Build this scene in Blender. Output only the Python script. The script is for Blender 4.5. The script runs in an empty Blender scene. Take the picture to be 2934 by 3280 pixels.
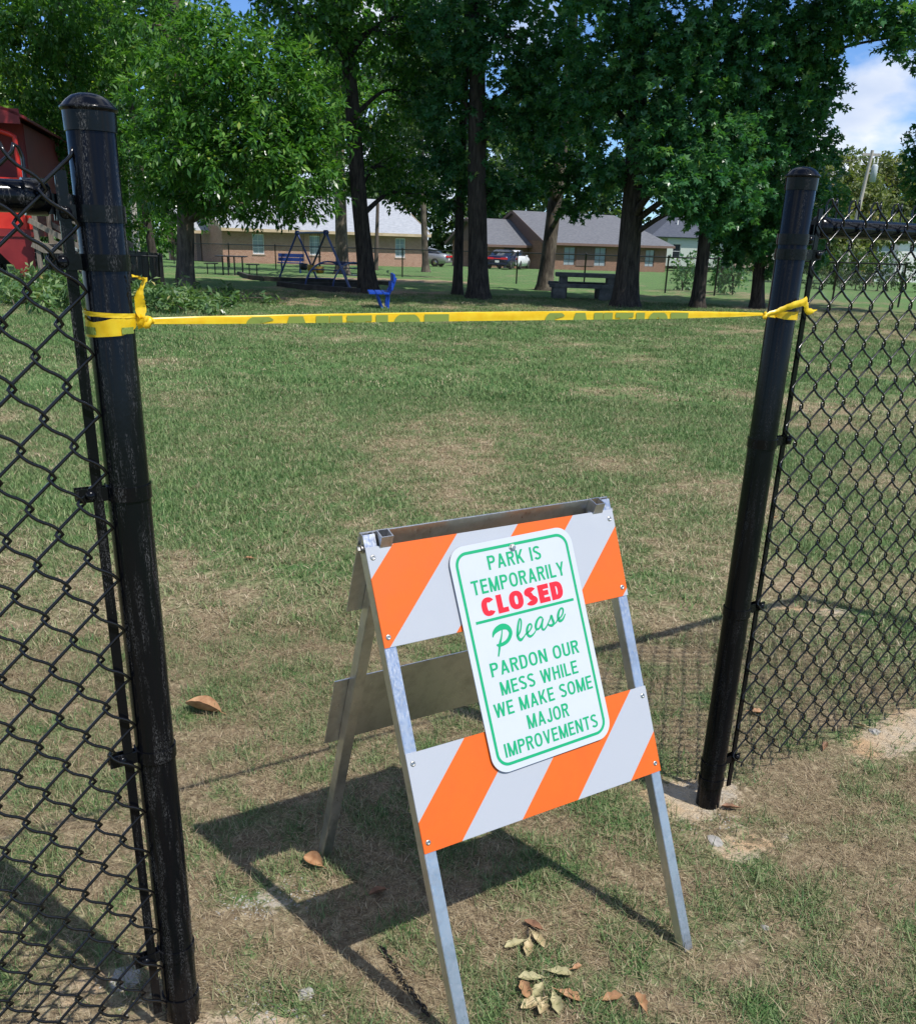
import bpy, bmesh, math, random
import numpy as np
from mathutils import Vector, Matrix, Euler

sc = bpy.context.scene
col = sc.collection
PI = math.pi
R = math.radians
rng = np.random.default_rng(11)
random.seed(5)

# ------------------------------------------------------------------ camera
FPX, PITCH, ROLL, EYE = 2984.98, 0.3800, 0.0320, 1.4425
IW, IH, PCX, PCY = 2934.0, 3280.0, 1467.0, 1956.0
_f = np.array([0, math.cos(PITCH), -math.sin(PITCH)])
_u = np.array([0, math.sin(PITCH), math.cos(PITCH)])
_x = np.array([1.0, 0, 0])
CAMX = math.cos(ROLL) * _x + math.sin(ROLL) * _u
CAMU = -math.sin(ROLL) * _x + math.cos(ROLL) * _u
CAMF = _f
cam_data = bpy.data.cameras.new('camera')
cam = bpy.data.objects.new('camera', cam_data)
col.objects.link(cam)
cam_data.sensor_fit = 'HORIZONTAL'
cam_data.sensor_width = 36.0
cam_data.lens = FPX / IW * 36.0
cam_data.shift_y = (PCY - IH / 2) / IW
cam_data.clip_start = 0.05
cam_data.clip_end = 3000
cam.matrix_world = Matrix((
    (CAMX[0], CAMU[0], -CAMF[0], 0), (CAMX[1], CAMU[1], -CAMF[1], 0),
    (CAMX[2], CAMU[2], -CAMF[2], EYE), (0, 0, 0, 1)))
sc.camera = cam

# ------------------------------------------------------------------ light
SUN_EL = R(56.5)
SUN_H = np.array([0.80, -0.60])                 # horizontal direction towards the sun
sun_dir = Vector((SUN_H[0] * math.cos(SUN_EL), SUN_H[1] * math.cos(SUN_EL), math.sin(SUN_EL)))
sd = bpy.data.lights.new('sun', 'SUN')
sd.energy = 4.2
sd.angle = R(0.53)
sd.color = (1.0, 0.95, 0.88)
sun = bpy.data.objects.new('sun', sd)
col.objects.link(sun)
sun.rotation_euler = (-sun_dir).to_track_quat('-Z', 'Y').to_euler()
sun.location = (10, -8, 20)

world = bpy.data.worlds.new('World')
sc.world = world
world.use_nodes = True
wt = world.node_tree
wt.nodes.clear()
wout = wt.nodes.new('ShaderNodeOutputWorld')
wbg = wt.nodes.new('ShaderNodeBackground')
wsky = wt.nodes.new('ShaderNodeTexSky')
wsky.sky_type = 'NISHITA'
wsky.sun_disc = False
wsky.sun_elevation = SUN_EL
wsky.sun_rotation = math.atan2(SUN_H[0], SUN_H[1])
wsky.altitude = 2500
wsky.air_density = 1.0
wsky.dust_density = 0.0
wsky.ozone_density = 1.0
wbg.inputs['Strength'].default_value = 0.14
# broken fair-weather cumulus, the same over the whole sky
wtc = wt.nodes.new('ShaderNodeTexCoord')
wmap = wt.nodes.new('ShaderNodeMapping')
wmap.inputs['Location'].default_value = (5.16, 3.24, 0.99)
wmap.inputs['Scale'].default_value = (1.0, 1.0, 1.9)
wn = wt.nodes.new('ShaderNodeTexNoise')
wn.inputs['Scale'].default_value = 2.6
wn.inputs['Detail'].default_value = 9
wn.inputs['Roughness'].default_value = 0.52
wr = wt.nodes.new('ShaderNodeValToRGB')
wr.color_ramp.elements[0].position = 0.51
wr.color_ramp.elements[1].position = 0.565
wn2 = wt.nodes.new('ShaderNodeTexNoise')
wn2.inputs['Scale'].default_value = 7.0
wn2.inputs['Detail'].default_value = 6
wcr = wt.nodes.new('ShaderNodeValToRGB')
wcr.color_ramp.elements[0].position = 0.30
wcr.color_ramp.elements[0].color = (3.6, 4.2, 5.4, 1)
wcr.color_ramp.elements[1].position = 0.62
wcr.color_ramp.elements[1].color = (5.8, 6.0, 6.3, 1)
wmix = wt.nodes.new('ShaderNodeMixRGB')
L = wt.links.new
L(wtc.outputs['Generated'], wmap.inputs['Vector'])
L(wmap.outputs['Vector'], wn.inputs['Vector'])
L(wmap.outputs['Vector'], wn2.inputs['Vector'])
L(wn.outputs['Fac'], wr.inputs['Fac'])
L(wn2.outputs['Fac'], wcr.inputs['Fac'])
L(wr.outputs['Color'], wmix.inputs['Fac'])
wtint = wt.nodes.new('ShaderNodeMixRGB'); wtint.blend_type = 'MULTIPLY'; wtint.inputs['Fac'].default_value = 1
wtint.inputs['Color2'].default_value = (.50, .68, .92, 1)
L(wsky.outputs['Color'], wtint.inputs['Color1'])
L(wtint.outputs['Color'], wmix.inputs['Color1'])
L(wcr.outputs['Color'], wmix.inputs['Color2'])
L(wmix.outputs['Color'], wbg.inputs['Color'])
L(wbg.outputs['Background'], wout.inputs['Surface'])

sc.view_settings.view_transform = 'Standard'
sc.view_settings.look = 'None'
sc.view_settings.exposure = 0.35
sc.view_settings.gamma = 1.0
sc.render.engine = 'CYCLES'
sc.render.resolution_x = 915
sc.render.resolution_y = 1024
sc.cycles.max_bounces = 6
sc.cycles.transparent_max_bounces = 6

# ------------------------------------------------------------------ pixel helpers
def ray(px, py):
    return CAMX * (px - PCX) / FPX - CAMU * (py - PCY) / FPX + CAMF

def gz(x, y):
    """height of the terrain: level near the gate, falling gently towards the houses"""
    y = np.asarray(y, float)
    t = np.clip(y - 24.0, 0, 100)
    return -0.0142 * (np.sqrt(t * t + 16) - 4)

def gp(px, py):
    """pixel -> point on the terrain"""
    d = ray(px, py)
    z = 0.0
    for _ in range(30):
        t = (z - EYE) / d[2]
        z = float(gz(0, t * d[1]))
    return np.array([t * d[0], t * d[1], z])

def at(px, py, Y):
    """pixel -> point at distance Y in front of the camera"""
    d = ray(px, py)
    t = Y / d[1]
    return np.array([t * d[0], Y, EYE + t * d[2]])

# ------------------------------------------------------------------ numpy noise
def _h(ix, iy, s):
    n = (ix.astype(np.int64) * 374761393 + iy.astype(np.int64) * 668265263 + s * 974711) & 0x7fffffff
    n = ((n ^ (n >> 13)) * 1274126177) & 0x7fffffff
    return ((n ^ (n >> 16)) & 0xffff) / 65535.0

def vnoise(x, y, s=0):
    x = np.asarray(x, float); y = np.asarray(y, float)
    ix = np.floor(x); iy = np.floor(y)
    fx = x - ix; fy = y - iy
    fx = fx * fx * (3 - 2 * fx); fy = fy * fy * (3 - 2 * fy)
    a = _h(ix, iy, s); b = _h(ix + 1, iy, s); c = _h(ix, iy + 1, s); d = _h(ix + 1, iy + 1, s)
    return (a * (1 - fx) + b * fx) * (1 - fy) + (c * (1 - fx) + d * fx) * fy

def fbm(x, y, s=0, o=4):
    v = 0; a = 0.5; t = 0
    for i in range(o):
        v = v + a * vnoise(x * 2 ** i + 17.3 * i, y * 2 ** i + 5.1 * i, s + i); t += a; a *= 0.5
    return v / t

# ------------------------------------------------------------------ materials
def newmat(name, base=(.5, .5, .5), rough=.6, metal=0., spec=.5):
    m = bpy.data.materials.new(name)
    m.use_nodes = True
    b = m.node_tree.nodes['Principled BSDF']
    b.inputs['Base Color'].default_value = (*base, 1)
    b.inputs['Roughness'].default_value = rough
    b.inputs['Metallic'].default_value = metal
    b.inputs['Specular IOR Level'].default_value = spec
    return m

class NT:
    def __init__(s, m):
        s.t = m.node_tree; s.b = s.t.nodes['Principled BSDF']
    def n(s, kind, **k):
        x = s.t.nodes.new('ShaderNode' + kind)
        for a, v in k.items():
            if a in x.inputs.keys() if hasattr(x.inputs, 'keys') else False:
                x.inputs[a].default_value = v
            else:
                setattr(x, a, v)
        return x
    def l(s, a, b): s.t.links.new(a, b)
    def noise(s, scale, detail=4, rough=.55, vec=None, dist=0.):
        x = s.n('TexNoise'); x.inputs['Scale'].default_value = scale
        x.inputs['Detail'].default_value = detail; x.inputs['Roughness'].default_value = rough
        x.inputs['Distortion'].default_value = dist
        if vec is not None: s.l(vec, x.inputs['Vector'])
        return x.outputs['Fac']
    def coord(s, kind='Object', scale=(1, 1, 1), rot=(0, 0, 0)):
        c = s.n('TexCoord'); m = s.n('Mapping')
        m.inputs['Scale'].default_value = scale; m.inputs['Rotation'].default_value = rot
        s.l(c.outputs[kind], m.inputs['Vector']); return m.outputs['Vector']
    def ramp(s, fac, stops):
        r = s.n('ValToRGB'); e = r.color_ramp.elements
        while len(e) < len(stops): e.new(0.5)
        for k, (p, c) in enumerate(stops):
            e[k].position = p; e[k].color = (*c, 1) if len(c) == 3 else c
        s.l(fac, r.inputs['Fac']); return r.outputs['Color']
    def mix(s, fac, a, b, blend='MIX'):
        m = s.n('MixRGB'); m.blend_type = blend
        for sock, v in ((m.inputs['Fac'], fac), (m.inputs['Color1'], a), (m.inputs['Color2'], b)):
            if isinstance(v, (int, float)): sock.default_value = v
            elif isinstance(v, tuple): sock.default_value = (*v, 1) if len(v) == 3 else v
            else: s.l(v, sock)
        return m.outputs['Color']
    def math(s, op, a, b=0.):
        m = s.n('Math'); m.operation = op
        for sock, v in ((m.inputs[0], a), (m.inputs[1], b)):
            if isinstance(v, (int, float)): sock.default_value = v
            else: s.l(v, sock)
        return m.outputs[0]
    def bump(s, h, strength=.3, dist=.01):
        b = s.n('Bump'); b.inputs['Strength'].default_value = strength; b.inputs['Distance'].default_value = dist
        s.l(h, b.inputs['Height']); s.l(b.outputs['Normal'], s.b.inputs['Normal'])
    def attr(s, name, kind='GEOMETRY'):
        a = s.n('Attribute'); a.attribute_name = name; a.attribute_type = kind
        return a
    def color(s, c): s.l(c, s.b.inputs['Base Color'])
    def roughness(s, c): s.l(c, s.b.inputs['Roughness'])

def speckled(name, c1, c2, scale, rough=.7, bump=.2, bdist=.01, metal=0, spec=.4, stretch=(1, 1, 1), lo=.35, hi=.65):
    m = newmat(name, c1, rough, metal, spec); t = NT(m)
    v = t.coord('Object', stretch)
    n = t.noise(scale, 6, .6, v)
    t.color(t.ramp(n, [(lo, c1), (hi, c2)]))
    if bump: t.bump(n, bump, bdist)
    return m

M = {}
def black_coat(name, amt):
    m = newmat(name, (.003, .0035, .005), .2, 0, .2); t = NT(m)
    v = t.coord('Object', (300, 300, 110))
    n = t.noise(2.0, 5, .75, v)
    v2 = t.coord('Object', (46, 46, 4.5))
    big = t.noise(1.5, 5, .6, v2)
    fac = t.math('MULTIPLY', t.ramp(n, [(.50, (0, 0, 0)), (.62, (1, 1, 1))]), t.ramp(big, [(.50, (0, 0, 0)), (.66, (1, 1, 1))]))
    t.color(t.mix(t.math('MULTIPLY', fac, amt), (.003, .0035, .005), (.22, .22, .22)))
    t.roughness(t.mix(fac, (.16,) * 3, (.75,) * 3))
    n3 = t.noise(60, 4, .6, t.coord('Object'))
    t.bump(n3, .12, .0015)
    return m
M['coat'] = black_coat('black_vinyl_coat_scuffed', .42)
M['coat_clean'] = black_coat('black_vinyl_coat', .14)
M['wire'] = newmat('black_wire_vinyl', (.004, .004, .005), .20, 0, .55)
def brushed(name, base, rough):
    m = newmat(name, base, rough, 1.0); t = NT(m)
    v = t.coord('Object', (90, 90, 2.5))
    n = t.noise(3, 5, .6, v)
    n2 = t.noise(22, 5, .7, t.coord('Object'))
    t.color(t.mix(t.ramp(n2, [(.45, (0, 0, 0)), (.75, (1, 1, 1))]), base, tuple(c * .72 for c in base)))
    t.roughness(t.ramp(n, [(.3, (rough - .07,) * 3), (.7, (rough + .15,) * 3)]))
    t.bump(n, .05, .001)
    return m
M['alu'] = brushed('aluminium', (.66, .67, .69), .33)
M['steel'] = brushed('zinc_steel', (.55, .53, .48), .30)
M['dark_metal'] = newmat('dark_painted_metal', (.02, .021, .023), .5)
M['blue_metal'] = newmat('blue_painted_metal', (.012, .035, .16), .42)
M['bright_blue'] = newmat('bright_blue_plastic', (.008, .06, .42), .38)

def striped(name, orange):
    m = newmat(name, (.7, .72, .75), .42, 0, .45); t = NT(m)
    uvw = t.attr('uvw').outputs['Vector']
    sep = t.n('SeparateXYZ'); t.l(uvw, sep.inputs[0])
    c = t.math('SUBTRACT', sep.outputs[0], sep.outputs[1])
    tot = None
    for a, b in orange:
        s = t.math('MULTIPLY', t.math('GREATER_THAN', c, a), t.math('LESS_THAN', c, b))
        tot = s if tot is None else t.math('ADD', tot, s)
    fine = t.noise(900, 3, .6, uvw)
    big = t.noise(14, 5, .65, uvw)
    org = t.mix(t.ramp(big, [(.40, (0, 0, 0)), (.72, (1, 1, 1))]), (.66, .115, .006), (.61, .100, .006))
    wht = t.mix(t.ramp(fine, [(.35, (0, 0, 0)), (.65, (1, 1, 1))]), (.35, .38, .43), (.40, .425, .47))
    scuff = t.ramp(t.noise(55, 6, .75, uvw), [(.66, (0, 0, 0)), (.74, (1, 1, 1))])
    wht = t.mix(t.math('MULTIPLY', scuff, .45), wht, (.33, .32, .31))
    org = t.mix(t.math('MULTIPLY', scuff, .12), org, (.85, .55, .40))
    t.color(t.mix(tot, wht, org))
    t.roughness(t.ramp(big, [(.3, (.36,) * 3), (.7, (.52,) * 3)]))
    return m
M['sheet_up'] = striped('striped_sheeting_top', [(-.927, -.7836), (-.6365, -.4925), (-.345, -.2065)])
M['sheet_lo'] = striped('striped_sheeting_low', [(-.461, -.317), (-.174, -.031), (.1145, .30)])
M['sign_white'] = speckled('sign_white', (.48, .52, .575), (.50, .54, .59), 9, .32, 0, spec=.5)
M['sign_green'] = newmat('sign_green', (.003, .33, .135), .38)
M['sign_red'] = newmat('sign_red', (.80, .012, .025), .38)

def tape_mat():
    m = newmat('caution_tape', (.86, .60, .02), .33, 0, .5); t = NT(m)
    n = t.noise(45, 4, .6, t.coord('Object'))
    t.color(t.ramp(n, [(.35, (.82, .52, .010)), (.65, (.90, .66, .03))]))
    t.b.inputs['Transmission Weight'].default_value = 0.0
    tr = t.n('BsdfTranslucent'); tr.inputs['Color'].default_value = (.9, .62, .05, 1)
    mx = t.n('MixShader'); mx.inputs[0].default_value = .25
    out = t.t.nodes['Material Output']
    t.l(t.b.outputs[0], mx.inputs[1]); t.l(tr.outputs[0], mx.inputs[2]); t.l(mx.outputs[0], out.inputs['Surface'])
    return m
M['tape'] = tape_mat()
M['tape_ink'] = newmat('tape_print', (.20, .26, .05), .35)

def bark(name, c1, c2, pale=None):
    m = newmat(name, c1, .9, 0, .2); t = NT(m)
    v = t.coord('Object', (1, 1, .16))
    n = t.noise(17, 8, .68, v, .4)
    c = t.ramp(n, [(.36, c1), (.66, c2)])
    if pale:
        p = t.noise(2.3, 5, .6, t.coord('Object', (1.3, 1.3, .7)))
        c = t.mix(t.ramp(p, [(.48, (0, 0, 0)), (.60, (.75,) * 3)]), c, pale)
    t.color(c)
    t.bump(n, .9, .05)
    return m
M['bark_dark'] = bark('bark_dark', (.018, .015, .013), (.085, .070, .058))
M['bark_grey'] = bark('bark_grey', (.05, .042, .034), (.16, .135, .11), (.24, .20, .15))
M['bark_mid'] = bark('bark_mid', (.03, .025, .02), (.12, .098, .08), (.17, .145, .11))

def leafmat(name, c1, c2, c3, trans=.35, rough=.42):
    m = newmat(name, c1, rough, 0, .35); t = NT(m)
    a = t.attr('rnd')
    c = t.ramp(a.outputs['Fac'], [(0., c1), (.55, c2), (.93, c3), (1., (c3[0] * 1.6, c3[1] * 1.1, c3[2]))])
    t.color(c)
    tr = t.n('BsdfTranslucent')
    t.l(t.mix(1., c, (1.5, 1.7, .55), 'MULTIPLY'), tr.inputs['Color'])
    mx = t.n('MixShader'); mx.inputs[0].default_value = trans
    out = t.t.nodes['Material Output']
    t.l(t.b.outputs[0], mx.inputs[1]); t.l(tr.outputs[0], mx.inputs[2]); t.l(mx.outputs[0], out.inputs['Surface'])
    return m
M['leaf_oak'] = leafmat('leaf_oak', (.032, .105, .022), (.085, .205, .040), (.19, .33, .075), .34, .26)
M['leaf_gum'] = leafmat('leaf_gum', (.030, .110, .048), (.062, .175, .066), (.14, .27, .085), .36, .30)
M['leaf_far'] = leafmat('leaf_far', (.036, .085, .036), (.070, .130, .050), (.13, .185, .065), .35, .6)
M['leaf_olive'] = leafmat('leaf_olive', (.10, .135, .055), (.17, .20, .085), (.26, .28, .12), .3, .6)
M['leaf_bright'] = leafmat('leaf_bright', (.085, .16, .025), (.15, .26, .04), (.27, .38, .075), .42, .35)
M['leaf_cut'] = leafmat('leaf_cut', (.055, .125, .045), (.12, .21, .08), (.27, .34, .16), .25, .28)

def grassmat():
    m = newmat('grass_blades', (.07, .11, .03), .55, 0, .3); t = NT(m)
    a = t.attr('rnd').outputs['Fac']
    hue = t.attr('hue', 'INSTANCER').outputs['Fac']
    dry = t.ramp(a, [(0., (.16, .11, .070)), (.35, (.28, .205, .125)), (.75, (.44, .355, .225)), (1., (.66, .56, .40))])
    grn = t.ramp(a, [(0., (.042, .110, .032)), (.5, (.095, .205, .062)), (1., (.23, .33, .115))])
    c = t.mix(hue, dry, grn)
    t.color(c)
    tr = t.n('BsdfTranslucent'); t.l(c, tr.inputs['Color'])
    mx = t.n('MixShader'); mx.inputs[0].default_value = .25
    out = t.t.nodes['Material Output']
    t.l(t.b.outputs[0], mx.inputs[1]); t.l(tr.outputs[0], mx.inputs[2]); t.l(mx.outputs[0], out.inputs['Surface'])
    return m
M['grass'] = grassmat()

def groundmat():
    m = newmat('lawn_ground', (.2, .17, .1), .95, 0, .15); t = NT(m)
    v = t.coord('Object')
    green = t.attr('green').outputs['Fac']; bare = t.attr('bare').outputs['Fac']; sand = t.attr('sand').outputs['Fac']
    n1 = t.noise(38, 8, .72, v); n2 = t.noise(6.5, 6, .62, v); n3 = t.noise(130, 5, .7, v)
    thatch = t.ramp(n1, [(.30, (.10, .072, .045)), (.50, (.27, .21, .13)), (.68, (.52, .43, .28))])
    grass = t.ramp(n1, [(.30, (.034, .080, .026)), (.50, (.100, .190, .062)), (.70, (.23, .31, .125))])
    gm = t.math('ADD', green, t.math('MULTIPLY', t.math('SUBTRACT', n2, .5), 1.1))
    gm = t.math('ADD', gm, t.math('MULTIPLY', t.math('SUBTRACT', n3, .5), .7))
    lawn = t.mix(t.ramp(gm, [(.30, (0, 0, 0)), (.70, (1, 1, 1))]), thatch, grass)
    soil = t.ramp(n1, [(.3, (.15, .105, .068)), (.52, (.32, .24, .155)), (.72, (.50, .40, .28))])
    bm = t.math('ADD', bare, t.math('MULTIPLY', t.math('SUBTRACT', n1, .5), .9))
    c = t.mix(t.ramp(bm, [(.45, (0, 0, 0)), (.62, (1, 1, 1))]), lawn, soil)
    sandc = t.ramp(n2, [(.35, (.54, .37, .215)), (.5, (.56, .45, .31)), (.68, (.46, .42, .35))])
    sandc = t.mix(t.ramp(n1, [(.3, (.6,) * 3), (.5, (0, 0, 0))]), sandc, (.26, .19, .12))
    sm = t.math('ADD', sand, t.math('MULTIPLY', t.math('SUBTRACT', n1, .5), 1.0))
    c = t.mix(t.ramp(sm, [(.42, (0, 0, 0)), (.58, (1, 1, 1))]), c, sandc)
    t.color(c)
    t.bump(t.math('ADD', n1, t.math('MULTIPLY', n3, .6)), .8, .02)
    return m
M['ground'] = groundmat()

def brickmat(name, c1, c2, mortar):
    m = newmat(name, c1, .85, 0, .25); t = NT(m)
    b = t.n('TexBrick')
    b.inputs['Scale'].default_value = 1.0
    b.inputs['Brick Width'].default_value = .215; b.inputs['Row Height'].default_value = .075
    b.inputs['Mortar Size'].default_value = .008
    b.inputs['Color1'].default_value = (*c1, 1); b.inputs['Color2'].default_value = (*c2, 1); b.inputs['Mortar'].default_value = (*mortar, 1)
    b.inputs['Bias'].default_value = -.1
    uv = t.attr('uvw').outputs['Vector']; t.l(uv, b.inputs['Vector'])
    n = t.noise(3.0, 5, .7, uv)
    t.color(t.mix(.35, b.outputs['Color'], t.ramp(n, [(.3, tuple(x * .6 for x in c1)), (.7, c2)])))
    t.bump(b.outputs['Fac'], -.4, .01)
    return m
M['brick_pink'] = brickmat('pink_brick', (.36, .185, .125), (.46, .275, .20), (.44, .37, .31))
M['brick_brown'] = brickmat('brown_brick', (.20, .105, .07), (.28, .155, .105), (.28, .22, .17))
M['shingle_pale'] = speckled('shingle_pale', (.26, .28, .31), (.38, .40, .43), 3.5, .9, .3, .02, stretch=(1, 3, 3))
M['shingle_grey'] = speckled('shingle_grey', (.095, .10, .115), (.15, .155, .17), 3.5, .9, .3, .02, stretch=(1, 3, 3))
M['shingle_dark'] = speckled('shingle_dark', (.055, .065, .09), (.085, .095, .12), 3.5, .9, .3, .02, stretch=(1, 3, 3))
M['trim_tan'] = speckled('trim_tan', (.40, .31, .20), (.50, .40, .27), 3, .7, 0)
M['trim_brown'] = speckled('trim_brown', (.12, .075, .06), (.17, .11, .09), 5, .75, 0, stretch=(6, 6, .5))
M['trim_white'] = speckled('trim_white', (.70, .70, .68), (.78, .78, .77), 3, .6, 0)
M['siding'] = speckled('pale_siding', (.42, .46, .42), (.52, .55, .50), 2, .7, .3, .02, stretch=(.3, .3, 8))
M['siding_grey'] = speckled('grey_siding', (.30, .36, .42), (.38, .43, .48), 2, .6, .3, .02, stretch=(8, .3, .3))
M['glass'] = newmat('window_glass', (.30, .36, .40), .08, 0, .8)
M['glass_dark'] = newmat('dark_glass', (.015, .018, .022), .06, 0, .8)
M['concrete'] = speckled('weathered_concrete', (.085, .083, .078), (.17, .165, .15), 6, .9, .4, .01)
M['concrete_pale'] = speckled('pale_concrete', (.42, .40, .36), (.52, .50, .46), 2, .9, .2, .01)
M['timber'] = speckled('weathered_timber', (.14, .12, .095), (.25, .22, .18), 5, .85, .4, .01, stretch=(8, 8, .6))
M['pole_dark'] = speckled('brown_pole_wood', (.07, .055, .045), (.12, .095, .08), 3, .9, .2, .004, stretch=(8, 8, .5))
M['timber_dark'] = speckled('dark_timber', (.035, .032, .030), (.075, .068, .06), 5, .9, .4, .01)
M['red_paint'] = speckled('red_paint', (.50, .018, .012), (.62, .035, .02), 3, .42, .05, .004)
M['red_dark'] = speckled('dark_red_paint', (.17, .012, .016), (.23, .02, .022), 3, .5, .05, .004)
M['iron'] = speckled('black_iron', (.012, .012, .012), (.03, .028, .026), 8, .7, .2, .004)
M['pole_wood'] = speckled('pale_pole_wood', (.33, .30, .27), (.46, .43, .39), 3, .8, .2, .004, stretch=(8, 8, .5))
M['grey_paint'] = speckled('grey_paint', (.36, .40, .43), (.44, .48, .50), 3, .45, 0)
M['stone'] = speckled('pale_stone', (.26, .25, .23), (.40, .385, .35), 30, .9, .5, .004)
M['car_blue'] = newmat('car_navy', (.010, .016, .055), .22, .3, .6)
M['car_white'] = newmat('car_white', (.78, .80, .82), .25, 0, .6)
M['car_silver'] = newmat('car_silver', (.38, .40, .42), .28, .6, .6)
M['tail_red'] = newmat('tail_lamp_red', (.75, .02, .03), .2, 0, .6)
M['rubber'] = newmat('tyre_rubber', (.015, .015, .015), .85)
M['plate'] = newmat('white_plate', (.8, .8, .8), .4)
M['yellow_plastic'] = newmat('yellow_plastic', (.45, .27, .035), .5)
M['chain'] = newmat('dark_chain_metal', (.035, .032, .03), .45, .8)
def deadmat(name, c1, c2):
    m = newmat(name, c1, .6, 0, .35); t = NT(m)
    n = t.noise(38, 6, .6, t.coord('Object'))
    t.color(t.ramp(n, [(.35, c1), (.68, c2)])); t.bump(n, .3, .002)
    return m
M['dead_orange'] = deadmat('dead_leaf_orange', (.26, .13, .060), (.42, .25, .13))
M['dead_tan'] = deadmat('dead_leaf_tan', (.34, .26, .13), (.48, .40, .24))
M['dead_olive'] = deadmat('dead_leaf_olive', (.26, .24, .12), (.40, .36, .20))
M['dead_brown'] = deadmat('dead_leaf_brown', (.14, .075, .045), (.28, .15, .085))

# ------------------------------------------------------------------ mesh helpers
def tag(o, label=None, cat=None, group=None, kind=None):
    if label: o['label'] = label
    if cat: o['category'] = cat
    if group: o['group'] = group
    if kind: o['kind'] = kind
    return o

def empty(name, loc=(0, 0, 0), rz=0.):
    o = bpy.data.objects.new(name, None)
    col.objects.link(o)
    o.location = loc; o.rotation_euler = (0, 0, rz); o.empty_display_size = .1
    return o

def thing(name, label, cat, loc=(0, 0, 0), rz=0., group=None):
    return tag(empty(name, loc, rz), label, cat, group)

def link_mesh(name, me, m, parent=None):
    o = bpy.data.objects.new(name, me)
    col.objects.link(o)
    if m and not me.materials: me.materials.append(m)
    if parent: o.parent = parent
    return o

class MB:
    """collects shapes into one mesh"""
    def __init__(s): s.v = []; s.f = []; s.sm = []
    def add(s, vs, fs, smooth=False):
        k = len(s.v); s.v.extend([tuple(map(float, p)) for p in vs])
        s.f.extend([tuple(i + k for i in f) for f in fs]); s.sm.extend([smooth] * len(fs)); return s
    def box(s, c, d, mat=None, bev=0.):
        x, y, z = d[0] / 2, d[1] / 2, d[2] / 2
        if bev <= 0:
            vs = [(-x, -y, -z), (x, -y, -z), (x, y, -z), (-x, y, -z), (-x, -y, z), (x, -y, z), (x, y, z), (-x, y, z)]
            fs = [(0, 3, 2, 1), (4, 5, 6, 7), (0, 1, 5, 4), (1, 2, 6, 5), (2, 3, 7, 6), (3, 0, 4, 7)]
        else:
            bm = bmesh.new(); bmesh.ops.create_cube(bm, size=1, matrix=Matrix.Diagonal((d[0], d[1], d[2], 1)))
            bmesh.ops.bevel(bm, geom=bm.edges[:], offset=bev, segments=2, affect='EDGES')
            bm.verts.index_update(); vs = [tuple(q.co) for q in bm.verts]; fs = [tuple(q.index for q in p.verts) for p in bm.faces]; bm.free()
        vs = [Vector(p) for p in vs]
        if mat is not None: vs = [mat @ p for p in vs]
        vs = [p + Vector(c) for p in vs]
        return s.add(vs, fs)
    def beam(s, a, b, w, h, up=(0, 0, 1)):
        a = Vector(a); b = Vector(b); d = (b - a).normalized(); up = Vector(up)
        if abs(d.dot(up)) > .98: up = Vector((0, 1, 0))
        x = d.cross(up).normalized(); z = x.cross(d)
        vs = [a + x * i * w / 2 + z * j * h / 2 for i, j in ((-1, -1), (1, -1), (1, 1), (-1, 1))] + [b + x * i * w / 2 + z * j * h / 2 for i, j in ((-1, -1), (1, -1), (1, 1), (-1, 1))]
        return s.add(vs, [(3, 2, 1, 0), (4, 5, 6, 7), (0, 1, 5, 4), (1, 2, 6, 5), (2, 3, 7, 6), (3, 0, 4, 7)])
    def tube(s, pts, rad, n=8, cap=True, smooth=True):
        P = [Vector(p) for p in pts]; k = len(P)
        rs = [rad] * k if isinstance(rad, (int, float)) else list(rad)
        vs = []; T0 = None; X = None
        for i in range(k):
            t = (P[min(i + 1, k - 1)] - P[max(i - 1, 0)]).normalized()
            if X is None:
                X = t.cross(Vector((0, 0, 1)))
                if X.length < .05: X = t.cross(Vector((0, 1, 0)))
                X.normalize()
            else:
                X = (X - t * X.dot(t)).normalized()
            Y = t.cross(X)
            for j in range(n):
                a = 2 * PI * j / n
                vs.append(P[i] + (X * math.cos(a) + Y * math.sin(a)) * rs[i])
        fs = []
        for i in range(k - 1):
            for j in range(n):
                fs.append((i * n + j, i * n + (j + 1) % n, (i + 1) * n + (j + 1) % n, (i + 1) * n + j))
        s.add(vs, fs, smooth)
        if cap:
            s.add([vs[j] for j in range(n)], [tuple(range(n))[::-1]])
            s.add([vs[(k - 1) * n + j] for j in range(n)], [tuple(range(n))])
        return s
    def hard_lathe(s, prof, n=24, c=(0, 0, 0)):
        for a, b in zip(prof[:-1], prof[1:]): s.lathe([a, b], n, c)
        return s
    def lathe(s, prof, n=24, c=(0, 0, 0), smooth=True):
        vs = []; fs = []; k = len(prof)
        for r_, z in prof:
            for j in range(n):
                a = 2 * PI * j / n
                vs.append((c[0] + r_ * math.cos(a), c[1] + r_ * math.sin(a), c[2] + z))
        for i in range(k - 1):
            for j in range(n):
                fs.append((i * n + j, i * n + (j + 1) % n, (i + 1) * n + (j + 1) % n, (i + 1) * n + j))
        return s.add(vs, fs, smooth)
    def poly(s, pts, thick, nrm):
        """flat outline extruded by thick along -nrm"""
        nrm = Vector(nrm).normalized(); k = len(pts)
        a = [Vector(p) for p in pts]; b = [p - nrm * thick for p in a]
        fs = [tuple(range(k)), tuple(range(k, 2 * k))[::-1]]
        fs += [(i, i + k, (i + 1) % k + k, (i + 1) % k) for i in range(k)]
        return s.add(a + b, fs)
    def mesh(s, name):
        me = bpy.data.meshes.new(name)
        me.from_pydata(s.v, [], s.f)
        me.polygons.foreach_set('use_smooth', s.sm)
        me.update(); return me
    def build(s, name, m, parent=None):
        return link_mesh(name, s.mesh(name), m, parent)

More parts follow.
